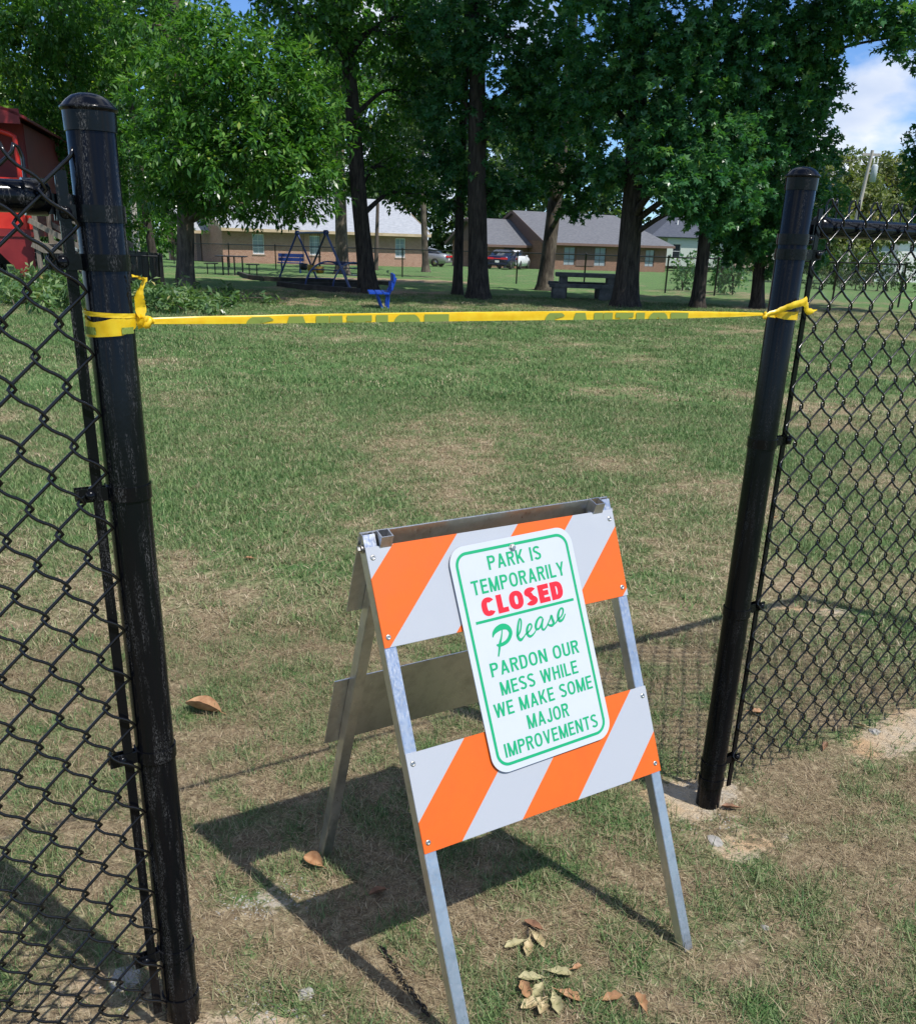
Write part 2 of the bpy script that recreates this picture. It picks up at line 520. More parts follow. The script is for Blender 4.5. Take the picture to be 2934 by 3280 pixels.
def weld(o, dist=1e-5):
    bm = bmesh.new(); bm.from_mesh(o.data); bmesh.ops.remove_doubles(bm, verts=bm.verts, dist=dist)
    bmesh.ops.recalc_face_normals(bm, faces=bm.faces); bm.to_mesh(o.data); bm.free(); return o

def set_uvw(o, fn):
    """planar coordinates in metres stored on the mesh for printed or coursed patterns"""
    me = o.data
    a = me.attributes.new('uvw', 'FLOAT_VECTOR', 'CORNER')
    out = np.zeros((len(me.loops), 3), np.float32)
    for p in me.polygons:
        for li in p.loop_indices:
            out[li] = fn(me.vertices[me.loops[li].vertex_index].co, p.normal)
    a.data.foreach_set('vector', out.ravel())
    return o

def wall_uvw(co, n):
    if abs(n.x) > abs(n.y): return (co.y, co.z, 0)
    return (co.x, co.z, 0)

def np_mesh(name, verts, quads, rnd=None):
    me = bpy.data.meshes.new(name)
    nv, nf = len(verts), len(quads); k = quads.shape[1]
    me.vertices.add(nv); me.vertices.foreach_set('co', np.asarray(verts, np.float32).ravel())
    me.loops.add(nf * k); me.loops.foreach_set('vertex_index', np.asarray(quads, np.int32).ravel())
    me.polygons.add(nf); me.polygons.foreach_set('loop_start', np.arange(nf, dtype=np.int32) * k)
    me.update(calc_edges=True); me.validate()
    if rnd is not None:
        a = me.attributes.new('rnd', 'FLOAT', 'FACE'); a.data.foreach_set('value', np.asarray(rnd, np.float32))
    return me

def copy_tree(o, parent=None):
    c = o.copy(); col.objects.link(c)
    c.parent = parent
    for ch in o.children: copy_tree(ch, c)
    return c

# ================================================================== GROUND
def ell(x, y, cx, cy, rx, ry, rot=0.):
    c, s = math.cos(rot), math.sin(rot)
    a = (x - cx) * c + (y - cy) * s; b = -(x - cx) * s + (y - cy) * c
    return np.clip(1.25 - np.sqrt((a / rx) ** 2 + (b / ry) ** 2), 0, 1)

FL = np.array([-0.5168, 1.4057]); FR = np.array([0.7124, 2.2224])      # the two gate posts
FD = (FR - FL) / np.linalg.norm(FR - FL)
FYAW = math.atan2(FD[1], FD[0])

def masks(x, y):
    """how green, how bare and how sandy the ground is"""
    d = np.hypot(x, y)
    g = np.interp(d, [0, 1.6, 2.6, 4.2, 6, 9, 14, 19, 23, 26, 40, 55, 120], [.42, .44, .44, .50, .60, .74, .84, .78, .66, .58, .78, .88, .88])
    n1 = fbm(x * .55, y * .55, 3); n2 = fbm(x * 2.1, y * 1.7, 9)
    n3 = fbm(x * .22, y * .16, 15)
    near_ = np.clip((6 - d) / 3, 0, 1)
    g = g + (n1 - .5) * (.9 - .55 * near_) + (n2 - .5) * (.85 - .45 * near_) + (n3 - .5) * .5 + (fbm(x * 9.5, y * 9.5, 23, 3) - .5) * 1.1 * np.clip((5 - d) / 3, 0, 1)
    g = g + .14 * np.clip((x - .5) / 3, 0, 1) * np.clip((6 - d) / 4, 0, 1)
    g = g - .08 * ell(x, y, -1.9, 3.8, 1.6, .8)
    b = np.clip((fbm(x * 1.5, y * 1.5, 31) - .55) * 3.2, 0, 1) * np.interp(d, [0, 3.5, 7, 14], [.5, .42, .2, .08])
    b = np.maximum(b, ell(x, y, -4.2, 22.2, 2.0, 2.2, .4) * .9)
    b = np.maximum(b, .8 * ell(x, y, -2.5, 27.5, 3.5, 2.5))
    b = np.maximum(b, .75 * ell(x, y, -3, 39, 7, 4) )
    b = np.maximum(b, .55 * ell(x, y, -7.8, 17.0, 1.8, .8))
    s = .85 * ell(x, y, .70, 2.25, .24, .15, .3)
    s = np.maximum(s, .62 * ell(x, y, .78, 2.04, .18, .10, .5))
    s = np.maximum(s, .95 * ell(x, y, 1.47, 2.68, .42, .13, .55))
    s = np.maximum(s, .8 * ell(x, y, 2.3, 3.25, .5, .12, .55))
    s = np.maximum(s, .85 * ell(x, y, -.42, 1.33, .22, .12, .2))
    s = np.maximum(s, .75 * ell(x, y, -.42, 1.76, .12, .10))
    s = np.maximum(s, .6 * ell(x, y, -.75, 1.45, .12, .10))
    s = np.maximum(s, .7 * ell(x, y, 1.55, 3.75, .38, .07, -.1))
    s = np.maximum(s, .42 * ell(x, y, .66, 1.66, .14, .1))
    s = s * (.30 + 1.4 * fbm(x * 11, y * 11, 44))
    return np.clip(g, 0, 1), np.clip(b, 0, 1), np.clip(s, 0, 1)

def micro(x, y):
    d = np.hypot(x, y)
    a = np.interp(d, [0, 4, 12, 30], [.018, .022, .05, .08])
    return (fbm(x * 2.2, y * 2.2, 71) - .5) * a - .003

NG = 430
tt = np.linspace(-5.65, 5.65, NG)
gx = 2.1 * np.sinh(tt); gy = 1.9 + 2.1 * np.sinh(tt)
X, Y = np.meshgrid(gx, gy)
Z = gz(X, Y) + micro(X, Y)
V = np.stack([X.ravel(), Y.ravel(), Z.ravel()], 1)
idx = np.arange(NG * NG).reshape(NG, NG)
Q = np.stack([idx[:-1, :-1].ravel(), idx[:-1, 1:].ravel(), idx[1:, 1:].ravel(), idx[1:, :-1].ravel()], 1)
gme = np_mesh('ground', V, Q)
gme.polygons.foreach_set('use_smooth', np.ones(len(Q), bool))
mg, mb_, ms = masks(X.ravel(), Y.ravel())
for nm, arr in (('green', mg), ('bare', mb_), ('sand', ms)):
    a = gme.attributes.new(nm, 'FLOAT', 'POINT'); a.data.foreach_set('value', arr.astype(np.float32))
ground = link_mesh('ground', gme, M['ground'])
tag(ground, kind='structure')
def gh(x, y):
    return float(gz(x, y) + micro(np.array([x]), np.array([y]))[0])

# ------------------------------------------------------------------ grass
def clump(name, n, rad, lmin, lmax, w, lean, seed, segs=2):
    r = np.random.default_rng(seed)
    vs = []; fs = []; rn = []
    for i in range(n):
        a = r.uniform(0, 2 * PI); q = rad * math.sqrt(r.uniform())
        b = np.array([q * math.cos(a), q * math.sin(a), -.004])
        dirn = r.uniform(0, 2 * PI); ln = r.uniform(lmin, lmax); le = r.uniform(*lean)
        h = np.array([math.cos(dirn), math.sin(dirn), 0]); side = np.array([-h[1], h[0], 0]) * w * r.uniform(.7, 1.3) / 2
        k = len(vs); p = b.copy(); ang = le * .6
        vs += [p - side, p + side]
        for j in range(segs):
            ang += le * .5 / segs + r.uniform(-.12, .2)
            p = p + (h * math.sin(ang) + np.array([0, 0, 1]) * math.cos(ang)) * ln / segs
            p[2] = max(p[2], .002)
            f = 1 - (j + 1) / segs * .85
            vs += [p - side * f, p + side * f]
            fs.append((k + 2 * j, k + 2 * j + 1, k + 2 * j + 3, k + 2 * j + 2)); rn.append(0)
        c = r.uniform()
        rn[-segs:] = [c] * segs
    me = np_mesh(name, np.array(vs), np.array(fs), np.array(rn)); me.materials.append(M['grass'])
    return bpy.data.objects.new(name, me)          # source shape for the scatter, not placed in the scene

def scatter(name, src, pts, rot, scl, hue, label_kind='grass'):
    me = bpy.data.meshes.new(name); n = len(pts)
    me.vertices.add(n); me.vertices.foreach_set('co', np.asarray(pts, np.float32).ravel())
    a = me.attributes.new('rot', 'FLOAT_VECTOR', 'POINT'); a.data.foreach_set('vector', np.asarray(rot, np.float32).ravel())
    a = me.attributes.new('scl', 'FLOAT', 'POINT'); a.data.foreach_set('value', np.asarray(scl, np.float32))
    a = me.attributes.new('hue', 'FLOAT', 'POINT'); a.data.foreach_set('value', np.asarray(hue, np.float32))
    o = link_mesh(name, me, M['grass'])
    ng = bpy.data.node_groups.new(name + '_scatter', 'GeometryNodeTree')
    ng.interface.new_socket('Geometry', in_out='INPUT', socket_type='NodeSocketGeometry')
    ng.interface.new_socket('Geometry', in_out='OUTPUT', socket_type='NodeSocketGeometry')
    gi = ng.nodes.new('NodeGroupInput'); go = ng.nodes.new('NodeGroupOutput')
    m2p = ng.nodes.new('GeometryNodeMeshToPoints')
    iop = ng.nodes.new('GeometryNodeInstanceOnPoints')
    oi = ng.nodes.new('GeometryNodeObjectInfo'); oi.inputs['Object'].default_value = src
    ar = ng.nodes.new('GeometryNodeInputNamedAttribute'); ar.data_type = 'FLOAT_VECTOR'; ar.inputs['Name'].default_value = 'rot'
    e2r = ng.nodes.new('FunctionNodeEulerToRotation')
    asc = ng.nodes.new('GeometryNodeInputNamedAttribute'); asc.data_type = 'FLOAT'; asc.inputs['Name'].default_value = 'scl'
    k = ng.links.new
    k(gi.outputs[0], m2p.inputs['Mesh']); k(m2p.outputs[0], iop.inputs['Points'])
    k(oi.outputs['Geometry'], iop.inputs['Instance'])
    k(ar.outputs['Attribute'], e2r.inputs[0]); k(e2r.outputs[0], iop.inputs['Rotation'])
    k(asc.outputs['Attribute'], iop.inputs['Scale']); k(iop.outputs[0], go.inputs[0])
    md = o.modifiers.new('scatter', 'NODES'); md.node_group = ng
    return o

def wedge_points(n, d0, d1, half, power=1.0):
    """random points in a fan in front of the camera between two distances"""
    u = rng.uniform(size=n)
    d = np.sqrt(d0 ** 2 + u * (d1 ** 2 - d0 ** 2))
    a = rng.uniform(-half, half, n)
    return d * np.sin(a), d * np.cos(a)

def grass_layer(name, src, n, d0, d1, half, green_bias, smin, smax, is_dry, label):
    x, y = wedge_points(n, d0, d1, half)
    g, b, s = masks(x, y)
    r = rng.uniform(size=n)
    gg = np.clip((g - .5) * 1.6 + .5, 0.02, 1)
    pk = (1 - gg * .75) if is_dry else gg ** 1.2
    keep = r < pk * (1 - .9 * np.clip(s * 1.7, 0, 1)) * (1 - .72 * b)
    x, y, g = x[keep], y[keep], g[keep]
    z = gz(x, y) + micro(x, y)
    m = len(x)
    rot = np.stack([rng.normal(0, .12, m), rng.normal(0, .12, m), rng.uniform(0, 2 * PI, m)], 1)
    scl = rng.uniform(smin, smax, m) * (.75 + .5 * g)
    hue = np.clip((rng.normal(.06, .10, m)) if is_dry else (rng.normal(.74, .20, m) + (g - .5) * .5), 0, 1)
    o = scatter(name, src, np.stack([x, y, z], 1), rot, scl, hue)
    return tag(o, label, 'grass', kind='stuff')

grass_layer('grass', clump('tuft_a', 16, .024, .012, .040, .0026, (.3, 1.3), 1), 40000, .7, 3.6, .75, 0, .7, 1.25, False, 'short green grass tufts growing in the gateway')
grass_layer('dry_grass', clump('straw_a', 12, .03, .018, .060, .0022, (1.0, 1.7), 2), 34000, .7, 3.6, .75, 0, .7, 1.3, True, 'dry straw thatch lying on the ground in the gateway')
grass_layer('grass', clump('tuft_b', 30, .055, .014, .038, .0040, (.3, 1.3), 3), 46000, 3.4, 9.5, .66, 0, .7, 1.2, False, 'green mown grass in the middle of the lawn')
grass_layer('dry_grass', clump('straw_b', 24, .06, .018, .048, .0036, (.8, 1.65), 4), 36000, 3.4, 9.5, .66, 0, .7, 1.2, True, 'dry brown grass in the middle of the lawn')
grass_layer('grass', clump('tuft_c', 60, .17, .02, .045, .008, (.3, 1.2), 5), 26000, 9.0, 27, .60, 0, .7, 1.2, False, 'green mown grass towards the trees')
grass_layer('dry_grass', clump('straw_c', 44, .17, .018, .042, .008, (.5, 1.5), 6), 14000, 9.0, 27, .60, 0, .7, 1.2, True, 'dry brown grass towards the trees')

# ================================================================== GATE FENCES
def ring_band(z, r, h=.022, t=.0026, n=40):
    return MB().hard_lathe([(r - .001, z - h / 2), (r + t, z - h / 2), (r + t, z + h / 2), (r - .001, z + h / 2)], n)

def strand_mesh(name, hw, pitch, rows, flip, up_knuckle, rad, e=.0052, dep=.0046):
    """one zigzag wire: columns at x=0 and x=hw, z measured down from 0"""
    pts = []
    n = rows * 2
    S = 7
    for i in range(n * S + 1):
        t = i / S
        ph = t + (1 if flip else 0)
        tri = (2 / PI) * math.asin(.992 * math.cos(PI * ph)) / ((2 / PI) * math.asin(.992))
        x = hw / 2 - tri * (hw / 2 + e)
        dp = -math.sin(PI * ph)
        dp = math.copysign(min(1, abs(dp) * 1.7), dp) * dep
        z = -t * pitch / 2 - .0030 * math.sin(2 * PI * t) * (1 if math.sin(PI * ph) > 0 else -.1)
        pts.append((x, dp, z))
    sgn = 1 if not flip else -1
    x0 = pts[0][0]
    if up_knuckle:                                    # the wire turns over at the top and hooks round its neighbour
        pts = [(x0 - sgn * .012, .004, -.030), (x0 - sgn * .013, .006, -.006), (x0 - sgn * .009, .005, .006), (x0 - sgn * .003, .001, .009)] + pts
    return MB().tube(pts, rad, 6).mesh(name)

def gate_fence(name, label, base, side, post_label, hw, pitch, ztop, c0, ncol, bands, plain, brace_z, bar_s, bar_top, rail_z, rad, length, coat='coat'):
    F = thing(name, label, 'fence', (base[0], base[1], 0), FYAW)
    PR = .0322
    H = 1.5895
    post = MB().lathe([(PR * .97, -.12), (PR, -.1), (PR, .02), (PR, H - .012), (PR * .97, H - .008)], 40).build('post', M[coat], F)
    if post_label: post['label'] = post_label
    cap = MB().hard_lathe([(PR - .001, H - .028), (PR + .0020, H - .028), (PR + .0026, H - .004)], 40)
    cap.lathe([(PR + .0026, H - .004), (PR + .0052, H - .0012), (PR + .0054, H + .0012), (PR + .0030, H + .0028)], 40)
    cap.lathe([(PR + .0030, H + .0028), (PR * .90, H + .0095), (PR * .70, H + .0145), (PR * .40, H + .0180), (.0001, H + .0195)], 40)
    cap.build('post_cap', M[coat], post)
    for z in plain:
        ring_band(z, PR, .024, .0026).build('band', M[coat], post)
    for z in [brace_z] + bands:
        b = ring_band(z, PR)
        if z != brace_z:
            for off in (-.0085, .0055):
                b.box((side * (PR * .6 + .062) / 2 + side * .012, off, z), (.058 - .006, .003, .021))
        else:
            for off in (-.0085, .0055):
                b.box((side * (PR + .010), off, z), (.034, .003, .021))
        bo = b.build('brace_band' if z == brace_z else 'tension_band', M[coat], F)
        bx_ = side * (.0585 if side < 0 else .0835) if z != brace_z else side * .047
        if z != brace_z and side > 0:
            b2 = MB()
            for off in (-.0085, .0055): b2.box((.078, off, z), (.034, .003, .021))
            b2.build('band_tab', M[coat], bo)
        MB().lathe([(.0001, .006), (.004, .0055), (.0075, .003), (.0086, 0), (.0086, -.001), (.0001, -.001)], 18).build('bolt', M[coat], bo)
        bb = bo.children[-1]
        bb.matrix_local = Matrix.Translation((bx_, -.0105, z)) @ Matrix.Rotation(R(90), 4, 'X')
    MB().box((bar_s, -.006, (bar_top + .038) / 2), (.0155, .005, bar_top - .038), None, .0008).build('tension_bar', M[coat], F)
    # top rail with its end cup
    x0 = side * (.064 if side < 0 else .095); x1 = side * length
    rail = MB().tube([(x0, .018, rail_z), (x1, .018, rail_z)], .0208, 28).build('top_rail', M[coat], F)
    cup = MB()
    cup.tube([(x0 - side * .004, .018, rail_z), (x0 + side * .001, .018, rail_z), (x0 + side * .030, .018, rail_z)], [.017, .0238, .0238], 28)
    cup.box(((x0 + side * .034) / 2, .006, rail_z - .008), (abs(x0) - .030, .006, .026))
    cup.build('rail_end', M[coat], rail)
    # woven wires, one object each
    kinds = {}
    for par in (0, 1):
        rows = int((ztop - .012) / pitch)
        kinds[par] = strand_mesh('wire', hw, pitch, rows, par == 1, True, rad)
    for j in range(ncol):
        par = j % 2
        o = link_mesh('wire', kinds[par], M['wire'], F)
        xx = c0 + side * j * hw
        o.location = (xx - (hw if side < 0 else 0), -.012, ztop)
        # neighbours share their knots: odd strands start on the far column
        o.data = kinds[1 - par]
    lp = MB().lathe([(.024, -.1), (.024, 1.50), (.02, 1.515), (.0001, 1.52)], 20).build('line_post', M[coat], F)
    lp.location = (side * (length - .05), .03, 0)
    return F

fl = gate_fence('chain_link_fence', 'black chain-link fence left of the gateway, its thick scratched post nearest the camera', FL, -1, None,
           .0363, .0865, 1.4439 + .0865 , -.0375, 22, [1.3965, 1.065, .603, .172], [.0535], 1.4595, -.0475, 1.512, 1.478, .00265, .95)
fr = gate_fence('chain_link_fence', 'black chain-link fence right of the gateway with a smooth capped post', FR, 1, None,
           .0405, .0905, 1.5402, .0675, 46, [1.432, 1.012, .579, .128], [.0765], 1.4627, .0705, 1.528, 1.490, .0025, 2.0, 'coat_clean')

# ------------------------------------------------------------------ caution tape
def ribbon(pts, ups, widths, crumple=.0, seed=0, across=5, bow=.0):
    r = np.random.default_rng(seed); mb = MB(); vs = []
    P = [Vector(p) for p in pts]; k = len(P)
    for i in range(k):
        t = (P[min(i + 1, k - 1)] - P[max(i - 1, 0)]).normalized()
        u = Vector(ups[i]); u = (u - t * u.dot(t)).normalized(); nn = t.cross(u)
        for j in range(across):
            f = j / (across - 1) - .5
            c = nn * (bow * (1 - 4 * f * f) + r.normal(0, crumple)) + u * r.normal(0, crumple * .5)
            vs.append(P[i] + u * f * widths[i] + c)
    fs = [(i * across + j, i * across + j + 1, (i + 1) * across + j + 1, (i + 1) * across + j) for i in range(k - 1) for j in range(across - 1)]
    return mb.add(vs, fs, True)

def resample(pts, n):
    P = np.array(pts, float); d = np.r_[0, np.cumsum(np.linalg.norm(np.diff(P[:, :3], axis=0), axis=1))]
    t = np.linspace(0, d[-1], n)
    # smooth by Catmull-Rom on arc length
    out = []
    for q in t:
        i = int(np.clip(np.searchsorted(d, q) - 1, 0, len(P) - 2))
        f = (q - d[i]) / max(d[i + 1] - d[i], 1e-9)
        p0 = P[max(i - 1, 0)]; p1 = P[i]; p2 = P[i + 1]; p3 = P[min(i + 2, len(P) - 1)]
        out.append(.5 * ((2 * p1) + (p2 - p0) * f + (2 * p0 - 5 * p1 + 4 * p2 - p3) * f * f + (3 * p1 - p0 - 3 * p2 + p3) * f ** 3))
    return np.array(out)

T = thing('caution_tape', 'yellow plastic caution tape strung between the two black gate posts', 'tape', (FL[0], FL[1], 0), FYAW)
GAP = float(np.linalg.norm(FR - FL))
YT = -.022
KL = .044; KR = GAP - .088
# stretched strip (folded lengthways, tapering to the knots)
n = 60
ss = np.linspace(KL, KR, n)
zc = 1.3165 + (1.3065 - 1.3165) * (ss - KL) / (KR - KL) + .002 * np.sin(PI * (ss - KL) / (KR - KL))
wd = np.interp((ss - KL) / (KR - KL), [0, .03, .12, .35, .62, .80, .92, 1], [.006, .0085, .0112, .0138, .0146, .0135, .0090, .004])
strip = ribbon([(s, YT, z) for s, z in zip(ss, zc)], [(0, 0, 1)] * n, wd, .00025, 3, 5, .0).build('strip', M['tape'], T)
backf = ribbon([(s, YT + .003, z + .002) for s, z in zip(ss, zc)], [(0, 0.25, 1)] * n, wd * .9, .0003, 4, 5, .001).build('folded_edge', M['tape'], strip)
def px_to_s(px, y=1010):
    d = ray(px, y); nn = np.array([-FD[1], FD[0]])
    P0 = FL + nn * YT
    t = (P0 @ nn) / (d[:2] @ nn)
    return float((t * d[:2] - FL) @ FD)

# lettering drawn as strokes (condensed grotesque capitals); unit cap height
def arc(cx, cy, rx, ry, a0, a1, n=14, p=2.5):
    out = []
    for k in range(n + 1):
        a = R(a0 + (a1 - a0) * k / n); c_, s_ = math.cos(a), math.sin(a)
        out.append((cx + rx * math.copysign(abs(c_) ** (2 / p), c_), cy + ry * math.copysign(abs(s_) ** (2 / p), s_)))
    return out
def glyph(ch, t):
    """-> advance width, list of ('s', polyline) strokes and ('d', x0, x1, y0, y1) slanted bars cut level"""
    h = t / 2; w = {'I': t, 'M': .70, 'W': .86, 'J': .44, 'L': .46, 'E': .49, 'T': .54, 'O': .62, 'C': .58, 'S': .54, 'N': .58, 'K': .58, 'A': .62, 'V': .60, 'Y': .60}.get(ch, .55)
    if t > .2: w = max(w * 1.12, t)
    V_ = lambda x: ('s', [(x, 0), (x, 1)])
    H_ = lambda y, x0, x1: ('s', [(x0, y), (x1, y)])
    r = w - h
    P_top = lambda x1: ('s', [(h, 1 - h)] + arc(x1 - .30 * w, .73, .30 * w - h, .27 - h, 90, -90, 12) + [(h, .46 + h)])
    g = {
        'I': [V_(h)], 'L': [V_(h), H_(h, t, w)], 'T': [V_(w / 2), H_(1 - h, 0, w)], 'H': [V_(h), V_(r), H_(.52, t, w - t)],
        'E': [V_(h), H_(h, t, w), H_(1 - h, t, w), H_(.52, t, w * .92)],
        'O': [('s', arc(w / 2, .5, w / 2 - h, .5 - h, 0, 361, 36))],
        'C': [('s', arc(w / 2, .5, w / 2 - h, .5 - h, 38, 322, 30))],
        'D': [V_(h), ('s', [(t, 1 - h)] + arc(w * .45, .5, w * .55 - h, .5 - h, 90, -90, 20) + [(t, h)])],
        'P': [V_(h), ('s', [(t, 1 - h)] + arc(w * .52, .72, w * .48 - h, .28 - h, 90, -90, 14) + [(t, .44 + h)])],
        'R': [V_(h), ('s', [(t, 1 - h)] + arc(w * .52, .735, w * .48 - h, .265 - h, 90, -90, 14) + [(t, .47 + h)]), ('d', w - h * 1.1, w * .52, 0, .47 + t * .4)],
        'K': [V_(h), ('d', w - h * 1.2, w * .36, 0, .62), ('d', t * .9, w - h * 1.2, .36, 1)],
        'S': [('s', arc(w / 2, .745, w / 2 - h, .255 - h, 20, 255, 20, 2.2) + arc(w / 2, .265, w / 2 - h, .265 - h, 75, -160, 20, 2.2))],
        'U': [('s', [(h, 1), (h, .32)] + arc(w / 2, .30, w / 2 - h, .30 - h, 180, 360, 16) + [(r, .32), (r, 1)])],
        'J': [('s', [(r, 1), (r, .28)] + arc(w / 2, .27, w / 2 - h, .27 - h, 0, -180, 14))],
        'A': [('d', h * 1.1, w / 2, 0, 1), ('d', w - h * 1.1, w / 2, 0, 1), H_(.30, w * .24, w * .76)],
        'V': [('d', w / 2, h * 1.1, 0, 1), ('d', w / 2, w - h * 1.1, 0, 1)],
        'Y': [('d', w / 2, h * 1.1, .40, 1), ('d', w / 2, w - h * 1.1, .40, 1), ('s', [(w / 2, 0), (w / 2, .44)])],
        'N': [V_(h), V_(r), ('d', r - h * .2, h + h * .2, 0, 1)],
        'M': [V_(h), V_(r), ('d', w / 2, h + h * .1, 0, 1), ('d', w / 2, r - h * .1, 0, 1)],
        'W': [('d', w * .27, h, 0, 1), ('d', w * .27, w / 2, 0, 1), ('d', w * .73, w / 2, 0, 1), ('d', w * .73, w - h, 0, 1)],
    }[ch]
    return w, g
def glyph_polys(g, t):
    out = []
    for q in g:
        if q[0] == 'd':
            _, x0, x1, y0, y1 = q
            k = t / 2 * math.hypot(x1 - x0, y1 - y0) / abs(y1 - y0) * .96
            n = 6; vs = []
            for i in range(n + 1):
                f = i / n; x = x0 + (x1 - x0) * f; y = y0 + (y1 - y0) * f; vs += [(x - k, y), (x + k, y)]
            out.append((vs, [(2 * i, 2 * i + 1, 2 * i + 3, 2 * i + 2) for i in range(n)]))
        else:
            P = np.array(q[1], float)
            if len(P) == 2: P = np.array([P[0] + (P[1] - P[0]) * f for f in np.linspace(0, 1, 5)])
            tn = np.gradient(P, axis=0); tn /= np.linalg.norm(tn, axis=1)[:, None] + 1e-9
            nn = np.stack([-tn[:, 1], tn[:, 0]], 1) * t / 2
            m = len(P); vs = []
            for i in range(m): vs += [tuple(P[i] - nn[i]), tuple(P[i] + nn[i])]
            out.append((vs, [(2 * i, 2 * i + 1, 2 * i + 3, 2 * i + 2) for i in range(m - 1)]))
    return out
def lay_text(body, box, t, gap=.13, space=.36):
    """-> per letter: list of (verts2d, faces) fitted into box"""
    x = 0; L_ = []
    for ch in body:
        if ch == ' ': x += space; continue
        w, g = glyph(ch, t); L_.append((x, glyph_polys(g, t))); x += w + gap
    W = x - gap; sx = (box[1] - box[0]) / W; sy = box[3] - box[2]
    return [[([(box[0] + (x0 + p[0]) * sx, box[2] + p[1] * sy) for p in vs], fs) for vs, fs in polys] for x0, polys in L_]

for a, b_, ylo, yhi in ((785, 1437, -.034, .0075), (1745, 2203, -.030, .0075)):
    s0, s1 = px_to_s(a), px_to_s(b_)
    for polys in lay_text('CAUTION', (s0, s1, ylo, yhi), .30, .10):
        bm = bmesh.new(); k_ = 0
        for vs, fs in polys:
            k_ += 1
            bv = [bm.verts.new((x, y, k_ * .00003)) for x, y in vs]
            for f in fs: bm.faces.new([bv[i] for i in f])
        for z_, nrm in ((-.0069, (0, -1, 0)), (.0052, (0, 1, 0))):
            bmesh.ops.bisect_plane(bm, geom=bm.verts[:] + bm.edges[:] + bm.faces[:], plane_co=(0, z_, 0), plane_no=nrm, clear_outer=True)
        for v in bm.verts:
            zz = float(np.interp(v.co.x, ss, zc)); w_ = float(np.interp(v.co.x, ss, wd))
            v.co = Vector((v.co.x, YT - .0012 - v.co.z, zz + v.co.y * w_ / .0138))
        me = bpy.data.meshes.new('letter'); bm.to_mesh(me); bm.free()
        if len(me.polygons): link_mesh('letter', me, M['tape_ink'], strip)

# loop round the left post: a thin turn above and a wide turn below, gathered into the knot
def wrap(base_s, z_top, z_bot, a0, a1, gather, seed, r_=.0352):
    mb = MB(); n = 40; vs = []; ac = 6; rr = np.random.default_rng(seed)
    for i in range(n):
        f = i / (n - 1); a = a0 + (a1 - a0) * f
        zt, zb = z_top(f), z_bot(f)
        for j in range(ac):
            g = j / (ac - 1); z = zb + (zt - zb) * g
            q = r_ + rr.normal(0, .00025)
            vs.append((base_s + q * math.cos(a), q * math.sin(a), z))
    fs = [(i * ac + j, (i + 1) * ac + j, (i + 1) * ac + j + 1, i * ac + j + 1) for i in range(n - 1) for j in range(ac - 1)]
    return mb.add(vs, fs, True)
# angles: -90 deg faces the camera side of the fence
g_ = lambda f: 1.3105
lw = wrap(0, lambda f: np.interp(f, [0, .30, .48, .58, .68, .82, 1], [1.329, 1.3285, 1.3215, 1.3165, 1.3195, 1.3275, 1.3235]), lambda f: np.interp(f, [0, .5, .8, 1], [1.298, 1.295, 1.299, 1.311]), R(-330), R(-18), None, 1)
wl = lw.build('post_loop', M['tape'], T)
wrap(0, lambda f: np.interp(f, [0, 1], [1.3365, 1.3275]), lambda f: np.interp(f, [0, 1], [1.3295, 1.3215]), R(-330), R(-18), None, 2, .0358).build('post_loop', M['tape'], T)
wrap(0, lambda f: 1.3100, lambda f: 1.2995, R(-185), R(-140), None, 8, .0364).build('lettering', M['tape_ink'], wl)
wrap(0, lambda f: 1.3100, lambda f: 1.3010, R(-82), R(-48), None, 9, .0364).build('lettering', M['tape_ink'], wl)
kn = MB()
for (p0, p1, w0, w1, sd_) in (((.034, -.014, 1.316), (KL + .010, YT, 1.3165), .022, .007, 5), ((.034, -.011, 1.3245), (KL + .012, YT - .002, 1.317), .008, .006, 6)):
    pp = resample([p0, ((p0[0] + p1[0]) / 2, -.024, (p0[2] + p1[2]) / 2), p1], 10)
    r2 = ribbon(pp, [(0, 0, 1)] * 10, np.linspace(w0, w1, 10), .0008, sd_, 5, .002)
    kn.add(r2.v, r2.f, True)
kn.tube(resample([(KL - .004, YT - .004, 1.309), (KL + .003, YT - .007, 1.316), (KL + .005, YT, 1.3215), (KL - .001, YT + .004, 1.316), (KL + .003, YT - .004, 1.310)], 14), [.0032 + .0008 * (i % 3) for i in range(14)], 7)
kn.build('knot', M['tape'], T)
tail = resample([(.040, -.020, 1.3205), (.039, -.019, 1.336), (.038, -.022, 1.350), (.041, -.021, 1.360), (.047, -.020, 1.372), (.050, -.021, 1.3765), (.042, -.022, 1.3765), (.029, -.028, 1.3785)], 26)
ribbon(tail, [(1, .3, 0)] * 26, np.interp(np.linspace(0, 1, 26), [0, .15, .4, .55, .75, .85, 1], [.008, .018, .015, .006, .005, .005, .001]), .0009, 12, 5, .003).build('tail', M['tape'], T)
# right post: loop, knot and loose flap
wrap(GAP, lambda f: np.interp(f, [0, .3, 1], [1.3080, 1.3125, 1.3130]), lambda f: np.interp(f, [0, .3, 1], [1.3015, 1.2960, 1.2940]), R(-172), R(-35), None, 21, .0356).build('post_loop', M['tape'], T)
kr = MB()
pp = resample([(GAP - .034, -.010, 1.304), (GAP - .046, -.020, 1.3045), (KR, YT, 1.3045)], 8)
r2 = ribbon(pp, [(0, 0, 1)] * 8, np.linspace(.012, .005, 8), .0007, 22, 5, .002); kr.add(r2.v, r2.f, True)
kr.tube(resample([(KR - .004, YT - .003, 1.300), (KR + .002, YT - .006, 1.305), (KR + .004, YT, 1.310), (KR + .008, YT + .002, 1.305), (KR + .002, YT - .004, 1.3005)], 12), [.003 + .0007 * (i % 3) for i in range(12)], 7)
kr.build('knot', M['tape'], T)
